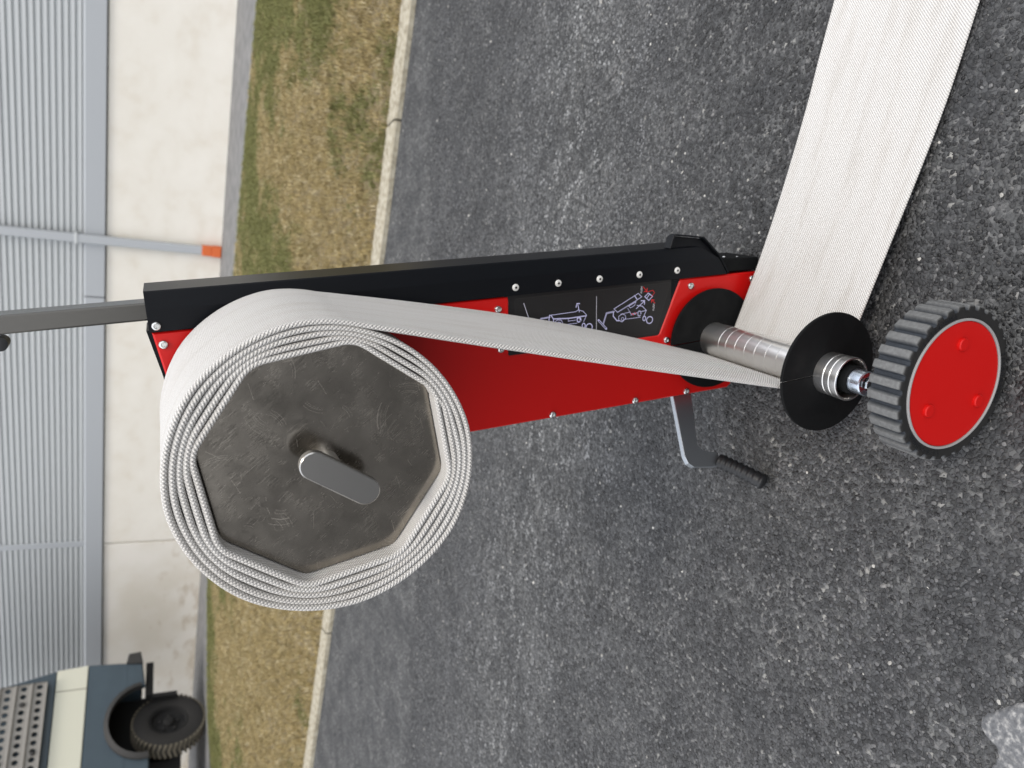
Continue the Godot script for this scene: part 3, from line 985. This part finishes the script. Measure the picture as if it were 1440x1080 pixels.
	back.plate(abl([[0.0528, 0.808], [0.0725, 0.815], [0.0645, 0.8725], [0.0340, 0.9065], [0.0040, 0.926], [0.0040, 0.88], [0.0528, 0.86]]), -0.03, -0.0165, 0.0)
	part("lip_web", back.done(), M.black, lido)
	var lower := MB.new()
	lower.plate(abl([[0.0035, 0.928], [0.030, 0.915], [0.0275, 0.930], [0.0245, 1.0], [0.002, 1.004]]), -0.095, -0.011, 0.0015)
	var lo_ := part("end_block", lower.done(), M.plastic, c)
	for p in [[0.0266, 0.938], [0.0245, 0.968]]:
		var o := part("screw", M.screw_mesh, M.bolt, lo_)
		var q := ab(p[0], p[1])
		o.position = Vector3(q.x, q.y, -0.03)
		o.scale = Vector3.ONE * 0.5
		o.rotation = Vector3(0, PI / 2, 0)
	for p in [[0.0127, 0.518], [0.0129, 0.5923], [0.0133, 0.6679], [0.014, 0.7445], [0.015, 0.8205]]:
		var o := part("rivet", rivet_mesh, M.rivet, lido)
		var q := ab(p[0], p[1])
		o.position = Vector3(q.x, q.y, -0.0075)
	screw(lido, 0.0082, 0.0125, -0.0075)
	for p in [[-0.0171, 0.0175], [-0.0188, 0.4882], [-0.0821, 0.4909], [-0.0144, 0.8517], [-0.1046, 0.8048], [-0.2048, 0.5809], [-0.2052, 0.7429], [-0.2046, 0.852], [-0.0134, 0.9866], [-0.2045, 0.28], [-0.2045, 0.06], [-0.16, 0.945]]:
		screw(cover, p[0], p[1], -0.010)
	# drawbar and handle
	var hb := MB.new()
	hb.plate(abl([[0.0085, 0.05], [0.0085, -0.46], [0.0325, -0.46], [0.0325, 0.05]]), -0.092, -0.05, 0.0)
	var cut := MB.new()
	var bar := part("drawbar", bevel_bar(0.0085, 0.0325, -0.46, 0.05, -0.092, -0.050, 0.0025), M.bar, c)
	var hq := ab(0.0205, -0.46)
	var th := tube(PackedVector3Array([Vector3(hq.x - 0.15, hq.y - 0.026, -0.071), Vector3(hq.x, hq.y, -0.071), Vector3(hq.x + 0.15, hq.y + 0.026, -0.071)]), [0.014, 0.014, 0.014], 20)
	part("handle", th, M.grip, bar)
	var knob := MB.new()
	knob.lathe([[0.0, -0.02], [0.008, -0.02], [0.009, 0.006], [0.0, 0.009]], 16)
	var kq := ab(0.0, -0.166)
	part("clamp_knob", knob.done(), M.grip, bar, Vector3(kq.x - 0.004, kq.y, -0.06))

	# reel: octagonal steel plate, recessed in the roll, with a raised crank plate
	var ctr := Vector2(-0.137, 0.818)
	var oct := PackedVector2Array()
	for k in 8:
		oct.append(ctr + Vector2.from_angle(deg_to_rad(39.5 + 45.0 * k)) * 0.1405)
	var rp := MB.new()
	rp.plate(oct, 0.2245, 0.2285, 0.0012)
	var reel := part("reel_plate", rp.done(), M.reel, c)
	var core := MB.new()
	var oct2 := PackedVector2Array()
	for k in 8:
		oct2.append(ctr + Vector2.from_angle(deg_to_rad(39.5 + 45.0 * k)) * 0.139)
	core.plate(oct2, -0.004, 0.224, 0.0)
	part("reel_drum", core.done(), M.black, c)
	var cap := PackedVector2Array()
	var e0 := Vector2(-0.1285, 0.8405); var e1 := Vector2(-0.1590, 0.7815)
	var ang := (e0 - e1).angle()
	for k in 17:
		cap.append(e0 + Vector2.from_angle(ang - PI / 2 + PI * k / 16.0) * 0.0158)
	for k in 17:
		cap.append(e1 + Vector2.from_angle(ang + PI / 2 + PI * k / 16.0) * 0.0158)
	var cr := MB.new()
	cr.plate(cap, 0.262, 0.2715, 0.0012, true)
	var cro := part("crank_plate", cr.done(), M.crank, c)
	var hub := MB.new()
	hub.lathe([[0.012, 0.2285], [0.012, 0.2621]], 24, Vector3(-0.137, 0.818, 0))
	part("crank_hub", hub.done(), M.steel, cro)

	# guide roller on the axle: tube with grooves, two slit discs, ferrule
	var ax := Vector3(0, 0.1043, 0)
	var prof := [[0.0290, 0.002]]
	for g in [0.050, 0.068, 0.090, 0.113, 0.136, 0.160, 0.184, 0.209, 0.234]:
		prof.append_array([[0.0291, g - 0.0006], [0.0284, g - 0.0001], [0.0284, g + 0.0002], [0.0289, g + 0.0006]])
	prof.append([0.0290, 0.259])
	var rt := MB.new()
	rt.lathe(prof, 64, ax)
	var roller := part("guide_roller", rt.done(), M.steel, c)
	var fe := MB.new()
	fe.lathe([[0.0295, 0.2615], [0.0310, 0.262], [0.0312, 0.279], [0.0304, 0.280], [0.0304, 0.2815], [0.0314, 0.2825], [0.0314, 0.290], [0.0306, 0.291], [0.0306, 0.292], [0.0318, 0.293], [0.0318, 0.3025], [0.0312, 0.3032], [0.0292, 0.3032], [0.0285, 0.302], [0.0282, 0.276]], 64, ax)
	part("ferrule", fe.done(), M.steel, roller)
	var inn := MB.new()
	inn.lathe([[0.0284, 0.275], [0.0284, 0.2765], [0.0, 0.277]], 40, ax)
	inn.lathe([[0.0205, 0.277], [0.0205, 0.308], [0.0185, 0.3105], [0.0, 0.311]], 32, ax)
	part("bearing_boss", inn.done(), M.plastic, roller)
	var col_ := MB.new()
	col_.lathe([[0.0165, 0.305], [0.0175, 0.3055], [0.0175, 0.329], [0.0160, 0.3305], [0.0105, 0.331], [0.0100, 0.326], [0.0, 0.326]], 32, ax)
	part("collar", col_.done(), M.collar, roller)
	var nut := MB.new()
	var hx := PackedVector2Array()
	for k in 6:
		hx.append(Vector2(0, 0.1043) + Vector2.from_angle(TAU * k / 6 + 0.2) * 0.0085)
	nut.plate(hx, 0.324, 0.3365, 0.0008)
	part("nut", nut.done(), M.bolt, roller)
	for z in [0.0, 0.2605]:
		# each disc has one radial slit towards its left
		var d := PackedVector2Array()
		var n := 96
		var half := 0.0009
		for k in n + 1:
			var t := 1.78 + 0.010 + (TAU - 0.020) * k / n
			d.append(Vector2(0, 0.1043) + Vector2.from_angle(t) * 0.0892)
		d.append(Vector2(0, 0.1043) + Vector2.from_angle(1.78 - 0.028) * 0.031)
		for k in 33:
			var t := 1.78 - 0.028 - (TAU - 0.056) * k / 32.0
			d.append(Vector2(0, 0.1043) + Vector2.from_angle(t) * 0.0288)
		var dm := MB.new()
		dm.plate(d, z - 0.0022, z + 0.0022, 0.0006, false)
		part("guide_disc", dm.done(), M.plastic, roller)

	# front wheel
	var w := base("wheel", Vector3(0.0293, 0.1002, 0.4502), 0.0, c)
	var tp := PackedVector3Array(); var tuv := PackedVector2Array(); var tc := PackedColorArray()
	var lobes := 32
	var seg := lobes * 12
	var zs := [-0.048, -0.0475, -0.044, -0.03, -0.016, -0.006, -0.0025, -0.0006, 0.0, -0.0004, -0.0012]
	var ins := [0.014, 0.006, 0.0, 0.0, 0.0, 0.0, 0.0006, 0.0025, 0.0055, 0.0115, 0.0165]
	for r in zs.size():
		for k in seg + 1:
			var ph := fposmod(float(k) / 12.0, 1.0)
			var g := smoothstep(0.50, 0.60, ph) * (1.0 - smoothstep(0.90, 1.0, ph))
			var depth := 0.0074 * g * (1.0 if r < 8 else (0.55 if r == 8 else 0.0))
			var rr: float = 0.1002 - maxf(ins[r], depth + ins[r] * 0.45)
			var t := TAU * k / seg
			tp.append(Vector3(cos(t) * rr, sin(t) * rr, zs[r]))
			tuv.append(Vector2(t, zs[r]))
			tc.append(Color(0.155, 0.157, 0.158) if g < 0.3 and r > 1 and r < 7 else (Color(0.030, 0.036, 0.048) if r < 7 else Color(0.012, 0.012, 0.013)))
	var tyre := part("tyre", sheet(tp, zs.size(), seg + 1, tuv, true, true, tc), M.rubber, w)
	var gr := MB.new()
	gr.lathe([[0.0840, -0.003], [0.0838, 0.0004], [0.0832, 0.001], [0.0812, 0.001], [0.0807, 0.0004], [0.0806, -0.003]], 96)
	part("rim_ring", gr.done(), M.grey, w)
	var disc := MB.new()
	disc.lathe([[0.0, -0.046], [0.088, -0.046], [0.088, -0.004], [0.0805, -0.0035], [0.0803, -0.0012], [0.0795, -0.0006], [0.0, -0.0006]], 96)
	var dco := part("wheel_disc", disc.done(), M.red, w)
	var bs := MB.new()
	bs.lathe([[0.0082, -0.0006], [0.0080, 0.0022], [0.0070, 0.0034], [0.0, 0.0035]], 28)
	var bm := bs.done()
	for p in [[0.051, 0.007], [-0.034, 0.039], [-0.019, -0.051]]:
		part("boss", bm, M.red, dco, Vector3(p[0], p[1], 0))
	var axle := MB.new()
	axle.lathe([[0.0075, -0.114], [0.0075, -0.046]], 20, Vector3(-0.0293, 0.0041, 0))
	part("axle", axle.done(), M.plastic, w)
	# raised lettering round the sidewall
	var font := SystemFont.new()
	font.font_names = PackedStringArray(["Droid Sans"])
	font.font_weight = 700
	var let := SurfaceTool.new()
	let.begin(Mesh.PRIMITIVE_TRIANGLES)
	for g in 3:
		var word := "TECNOGOMMA"
		for i in word.length():
			var tm := TextMesh.new()
			tm.font = font
			tm.text = word[i]
			tm.font_size = 16
			tm.pixel_size = 0.0005
			tm.depth = 0.0009
			tm.curve_step = 2.0
			var t := deg_to_rad(42.0 + g * 118.0 - (i - 4.5) * 4.6)
			var bs2 := Basis(Vector3(0, 0, 1), t - PI / 2)
			let.append_from(tm, 0, Transform3D(bs2, Vector3(cos(t), sin(t), 0) * 0.0893 + Vector3(0, 0, -0.0001)))
	part("raised_lettering", let.commit(), M.grip, tyre)

	# foot lever: flat bent bar with a ribbed rubber grip
	var lv := [[-0.1263, 0.1333, -0.0371], [-0.2140, 0.1329, 0.0198], [-0.2250, 0.1280, 0.0271], [-0.2307, 0.1168, 0.0307], [-0.2307, 0.0604, 0.0300], [-0.2094, 0.0539, 0.0161], [-0.2057, 0.0863, 0.0140], [-0.1967, 0.0986, 0.0081], [-0.1786, 0.0967, -0.0035], [-0.1160, 0.0900, -0.0429]]
	var flat := PackedVector2Array()
	var ex := Vector3(0.838, 0, -0.545)
	for p in lv:
		flat.append(Vector2(Vector3(p[0], 0, p[2]).dot(ex), p[1]))
	flat[0] += Vector2(0.03, 0.0); flat[9] += Vector2(0.03, -0.002)
	var lm := MB.new()
	lm.plate(flat, -0.009, 0.0, 0.0008)
	var lever := part("foot_lever", lm.done(), M.zinc, c)
	var off: float = Vector3(-0.2140, 0, 0.0198).dot(Vector3(0.545, 0, 0.838))
	lever.transform = Transform3D(Basis(ex, Vector3.UP, Vector3(0.545, 0, 0.838)), Vector3(0.545, 0, 0.838) * off)
	var gp := PackedVector3Array(); var gr_ := []
	var g0 := Vector3(-0.2211, 0.0577, 0.022); var g1 := Vector3(-0.2260, 0.037, 0.058); var g2 := Vector3(-0.2364, 0.0135, 0.105)
	for k in 41:
		var t := k / 40.0
		gp.append(g0.lerp(g1, t).lerp(g1.lerp(g2, t), t))
		var rad := 0.0130 + 0.0013 * sin(t * TAU * 9.0) * (1.0 if t > 0.12 and t < 0.85 else 0.0)
		if t > 0.9: rad = 0.0156 * sqrt(maxf(0.0, 1.0 - pow((t - 0.9) / 0.1, 2.0)) ) + 0.0002
		if k == 0: rad = 0.0004
		gr_.append(rad)
	var gm := part("grip", tube(gp, gr_, 18, 1.0), M.grip, c)
	gm.reparent(lever)

func bevel_bar(a0: float, a1: float, b0: float, b1: float, z0: float, z1: float, r: float) -> ArrayMesh:
	var m := MB.new()
	var ring := [[a0 + r, z0], [a1 - r, z0], [a1 - r * 0.3, z0 + r * 0.3], [a1, z0 + r], [a1, z1 - r], [a1 - r * 0.3, z1 - r * 0.3], [a1 - r, z1], [a0 + r, z1], [a0 + r * 0.3, z1 - r * 0.3], [a0, z1 - r], [a0, z0 + r], [a0 + r * 0.3, z0 + r * 0.3]]
	var mid := Vector2((a0 + a1) / 2, (z0 + z1) / 2)
	for k in ring.size():
		var p: Array = ring[k]; var q: Array = ring[(k + 1) % ring.size()]
		var A := ab(p[0], b0); var B := ab(q[0], b0); var C := ab(q[0], b1); var D := ab(p[0], b1)
		var o := Vector2((p[0] + q[0]) / 2, (p[1] + q[1]) / 2) - mid
		var e := Vector2(q[1] - p[1], -(q[0] - p[0]))
		if e.dot(o) < 0: e = -e
		m.quad(Vector3(A.x, A.y, p[1]), Vector3(B.x, B.y, q[1]), Vector3(C.x, C.y, q[1]), Vector3(D.x, D.y, p[1]), Vector3(e.x, e.x * 0.17, e.y), -1)
	return m.done()

# ---------------------------------------------------------------- the hose
func layer(th: float) -> float:
	return 0.0071 - 0.0013 * cos(th) + 0.0004 * sin(th * 2.0)

func roll_radius(th: float, lay: float) -> float:
	# the drum's octagon, its corners softened by every layer beneath
	var deg := rad_to_deg(th)
	var oct := 0.0
	var half := 5.0 + 5.0 * maxf(lay, 0.0)
	for i in 9:
		var k := fposmod(deg + half * (i - 4) / 4.0 - 39.5, 45.0) - 22.5
		oct += 0.1405 * cos(PI / 8) / cos(deg_to_rad(k)) / 9.0
	var bse := lerpf(oct, 0.1368, clampf(lay * 0.13, 0, 0.5)) + 0.0006
	return bse + (lay + 0.5) * layer(th)

func build_hose() -> void:
	# centre line from the inner end of the roll to the far end on the road, in the winder's axes: x along, y up, z across
	var path := PackedVector3Array()
	var across := PackedVector3Array()
	var thick := PackedFloat32Array()
	var ctr := Vector2(-0.137, 0.818)
	var end := 305.5 + 360.0 * 4.0
	var ph := -7.0
	while ph <= end:
		var th := deg_to_rad(300.0 - ph)
		# each wrap climbs over the inner end, the outer ones in an ever gentler ramp
		var lay := smoothstep(353.0, 360.0, ph)
		for m in [2, 3, 4]:
			lay += smoothstep(360.0 * m - 12.0 - 12.0 * m, 360.0 * m + 12.0 + 12.0 * m, ph)
		var r := roll_radius(th, lay)
		path.append(Vector3(ctr.x + cos(th) * r, ctr.y + sin(th) * r, 0.1285))
		across.append(Vector3(0, 0, 1))
		thick.append(minf(layer(th) * 0.485, lerpf(0.0036, 0.0029, smoothstep(end - 50.0, end, ph))) if ph > -6.0 else 0.0002)
		ph += 2.5
	var last := path[path.size() - 1]
	var rc := Vector2(0, 0.1043)
	var rr := 0.0324
	var first := rc + Vector2.from_angle(deg_to_rad(174.0)) * rr
	for k in range(1, 50):
		var t := k / 50.0
		var p := Vector2(last.x, last.y).lerp(first, t)
		p.x += 0.0055 * sin(t * PI)
		path.append(Vector3(p.x, p.y, 0.129))
		across.append(Vector3(-0.060 * sin(t * PI) , 0, 1).normalized())
	for k in 20:
		var a := deg_to_rad(174.0 + 82.0 * k / 19.0)
		var p := rc + Vector2.from_angle(a) * rr
		path.append(Vector3(p.x, p.y, 0.129))
		across.append(Vector3(0, 0, 1))
	var q0 := rc + Vector2.from_angle(deg_to_rad(256.0)) * rr
	var q1 := q0 + Vector2(0.972, -0.235) * 0.12
	var q3 := Vector2(0.42, 0.0075); var q2 := Vector2(0.27, 0.0135)
	for k in range(1, 41):
		var t := k / 40.0
		var p := q0 * pow(1 - t, 3) + q1 * 3 * t * pow(1 - t, 2) + q2 * 3 * t * t * (1 - t) + q3 * t * t * t
		path.append(Vector3(p.x, p.y, 0))
	for k in range(1, 60):
		path.append(Vector3(0.42 + k * 0.03, 0.0075, 0))
	var start := across.size()
	for i in range(start, path.size()):
		var x := path[i].x
		var z := 0.1290 + 0.086 * minf(x, 0.6) * minf(x, 0.6) * (1.0 if x > 0.0 else 0.0) + 0.108 * maxf(0.0, x - 0.6)
		path[i].z = z
	for i in range(start, path.size()):
		var d := path[mini(i + 1, path.size() - 1)] - path[i - 1]
		across.append(Vector3(-d.z, 0, d.x).normalized())
	# flattened section: two walls with rounded folds
	var W := 0.1222
	var T := 0.0029
	while thick.size() < path.size(): thick.append(T)
	var sec := []
	var flatn := 14
	for k in flatn + 1: sec.append(Vector2(lerpf(-W + 0.004, W - 0.004, float(k) / flatn), 1.0))
	for k in range(1, 8): sec.append(Vector2(W - 0.004 + 0.004 * sin(PI * k / 8.0), cos(PI * k / 8.0)))
	for k in flatn + 1: sec.append(Vector2(lerpf(W - 0.004, -W + 0.004, float(k) / flatn), -1.0))
	for k in range(1, 9): sec.append(Vector2(-W + 0.004 - 0.004 * sin(PI * k / 8.0), -cos(PI * k / 8.0)))
	var cols := sec.size()
	var p := PackedVector3Array(); var uv := PackedVector2Array()
	var s := 0.0
	var nz := noise(FastNoiseLite.TYPE_SIMPLEX, 1.0, 61, 3)
	for i in path.size():
		if i: s += path[i].distance_to(path[i - 1])
		var d := (path[mini(i + 1, path.size() - 1)] - path[maxi(i - 1, 0)]).normalized()
		var w := across[i]
		var n := d.cross(w).normalized()
		var u := 0.0
		var on_ground := smoothstep(0.05, 0.3, path[i].x) * (1.0 if i >= start else 0.0)
		for k in cols:
			if k: u += Vector2((sec[k].x - sec[k - 1].x), (sec[k].y - sec[k - 1].y) * T).length()
			var fold: float = clampf((absf(sec[k].x) - (W - 0.022)) / 0.018, 0.0, 1.0)
			var t: float = thick[i] * (0.92 + 0.16 * fold)
			var wave := nz.get_noise_2d(sec[k].x * 16.0, s * 1.3) * 0.0007 * (0.4 + on_ground * 0.5)
			var lift: float = on_ground * (0.0016 * exp(-pow((sec[k].x - 0.062) / 0.008, 2.0)) + 0.0009 * exp(-pow((sec[k].x + 0.04 + 0.02 * sin(s * 3.0)) / 0.010, 2.0)))
			var edge := nz.get_noise_2d(s * 2.0, 40.0 + signf(sec[k].x) * 9.0) * 0.0007 * (1.0 if absf(sec[k].x) > W - 0.006 else 0.0)
			p.append(path[i] + w * (sec[k].x * (1.0 + 0.075 * smoothstep(0.12, 0.5, path[i].x) * (1.0 if i >= start else 0.0)) + edge) - n * (sec[k].y * t + wave - lift if sec[k].y > 0.0 else sec[k].y * t + wave))
			uv.append(Vector2(u, s))
	var hose := base("fire_hose", CART, -YAW)
	tag(hose, "white woven fire hose rolled on the reel and running out flat over the road", "fire hose")
	var arr_mesh := sheet(p, path.size(), cols, uv, true, false)
	var a := arr_mesh.surface_get_arrays(0)
	a[Mesh.ARRAY_TEX_UV2] = uv
	var m := ArrayMesh.new()
	m.add_surface_from_arrays(Mesh.PRIMITIVE_TRIANGLES, a)
	part("woven_jacket", m, M.hose, hose)

# ---------------------------------------------------------------- loose things
func pebble(sd: int) -> ArrayMesh:
	var r := RandomNumberGenerator.new()
	r.seed = sd
	var p := PackedVector3Array(); var uv := PackedVector2Array()
	var rows := 5; var cols := 8
	var radii := []
	for k in cols - 1: radii.append(r.randf_range(0.75, 1.2))
	radii.append(radii[0])
	var m := MB.new()
	var ringp := []
	for j in rows:
		var t := PI * 0.5 * j / (rows - 1)
		var row := []
		for k in cols:
			var a := TAU * k / (cols - 1)
			var rr: float = sin(t + 0.02) * radii[k] * 0.5
			row.append(Vector3(cos(a) * rr, pow(cos(t), 0.7) * 0.5 * (1.0 + 0.15 * sin(a * 2 + sd)), sin(a) * rr))
		ringp.append(row)
	for j in rows - 1:
		for k in cols - 1:
			var A: Vector3 = ringp[j][k]; var B: Vector3 = ringp[j][k + 1]; var C: Vector3 = ringp[j + 1][k + 1]; var D: Vector3 = ringp[j + 1][k]
			m.quad(A, B, C, D, (A + C) * 0.5 + Vector3(0, 0.1, 0), -1 if j > 1 else 1)
	return m.done()

func build_stones() -> void:
	# the aggregate that stands proud of the binder, as far as single stones can be seen
	var r := RandomNumberGenerator.new()
	r.seed = 77
	var tone := noise(FastNoiseLite.TYPE_SIMPLEX, 2.2, 78, 4)
	var streak := noise(FastNoiseLite.TYPE_SIMPLEX, 16.0, 79, 2)
	for v in 1:
		var buf := PackedFloat32Array()
		var n := 0
		var z := -0.5
		while z > -2.9:
			var step := 0.0054 if z > -1.5 else 0.0075
			var x := -0.30 + z * 0.56
			while x < 0.34 - z * 0.62:
				x += step
				if r.randf() < 0.08: continue
				var px := x + r.randf_range(-0.5, 0.5) * step
				var pz := z + r.randf_range(-0.5, 0.5) * step
				var size := step * r.randf_range(0.55, 1.25)
				var h := r.randf_range(0.30, 0.75) * size
				var q := Basis(Vector3.UP, r.randf() * TAU) * Basis(Vector3.RIGHT, r.randfn(0, 0.22)) * Basis.from_scale(Vector3(size * r.randf_range(0.8, 1.3), h, size))
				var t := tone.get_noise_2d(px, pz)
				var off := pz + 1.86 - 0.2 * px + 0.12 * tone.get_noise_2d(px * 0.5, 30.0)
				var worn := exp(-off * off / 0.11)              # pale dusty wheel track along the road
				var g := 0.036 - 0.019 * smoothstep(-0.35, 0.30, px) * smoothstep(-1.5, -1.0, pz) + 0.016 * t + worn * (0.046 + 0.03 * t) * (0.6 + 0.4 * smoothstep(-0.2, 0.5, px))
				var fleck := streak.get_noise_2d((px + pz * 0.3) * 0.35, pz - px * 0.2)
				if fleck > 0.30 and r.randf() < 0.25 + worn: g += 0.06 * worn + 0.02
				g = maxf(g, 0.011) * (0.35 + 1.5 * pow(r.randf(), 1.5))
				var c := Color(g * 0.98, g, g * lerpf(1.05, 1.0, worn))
				var k := r.randf()
				if k < 0.0025 + 0.008 * maxf(0.0, t): c = Color(0.42, 0.41, 0.38) * r.randf_range(0.4, 1.2)
				elif k < 0.05: c = Color(0.11, 0.11, 0.11) * r.randf_range(0.8, 1.4)
				var y := r.randf_range(-0.0022, 0.0006)
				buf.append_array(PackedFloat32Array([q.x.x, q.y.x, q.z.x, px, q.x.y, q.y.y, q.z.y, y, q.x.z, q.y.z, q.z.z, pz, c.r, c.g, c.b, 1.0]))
				n += 1
			z -= step
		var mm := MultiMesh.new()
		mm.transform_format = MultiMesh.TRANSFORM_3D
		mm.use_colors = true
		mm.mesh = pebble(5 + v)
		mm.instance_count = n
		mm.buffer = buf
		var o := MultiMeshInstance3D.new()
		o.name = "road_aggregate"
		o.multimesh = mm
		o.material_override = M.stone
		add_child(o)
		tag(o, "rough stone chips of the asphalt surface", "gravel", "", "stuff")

func build_litter() -> void:
	# a pale lump of spilled mortar at the near left of the road
	var outline := [[-0.372, -0.545], [-0.382, -0.566], [-0.402, -0.592], [-0.412, -0.606], [-0.424, -0.612], [-0.436, -0.606], [-0.446, -0.590], [-0.458, -0.586], [-0.480, -0.596], [-0.520, -0.600], [-0.540, -0.570], [-0.53, -0.50], [-0.44, -0.49]]
	var cen := Vector2(-0.46, -0.55)
	var rings := 9
	var p := PackedVector3Array(); var uv := PackedVector2Array()
	var nz := noise(FastNoiseLite.TYPE_SIMPLEX, 45.0, 91, 4)
	var fine := 4
	var n := outline.size()
	var loop := []
	for i in n:
		var a := Vector2(outline[i][0], outline[i][1]); var b := Vector2(outline[(i + 1) % n][0], outline[(i + 1) % n][1])
		for k in fine: loop.append(a.lerp(b, float(k) / fine) + Vector2(nz.get_noise_2d(a.x + k, a.y), nz.get_noise_2d(a.y, a.x + k)) * 0.002)
	loop.append(loop[0])
	for r in rings:
		var t := float(r) / (rings - 1)
		for q in loop:
			var xy: Vector2 = cen.lerp(q, 1.0 - pow(1.0 - t, 1.6))
			var h := 0.007 * sqrt(maxf(0.0, 1.0 - t * t)) + nz.get_noise_2d(xy.x, xy.y) * 0.0035 * (1.0 - t)
			p.append(Vector3(xy.x, maxf(h, -0.002) + 0.001, xy.y)); uv.append(xy)
	var o := part("mortar_lump", sheet(p, rings, loop.size(), uv, true, true), M.mortar)
	tag(o, "pale grey lump of spilled mortar stuck to the dark road", "mortar")
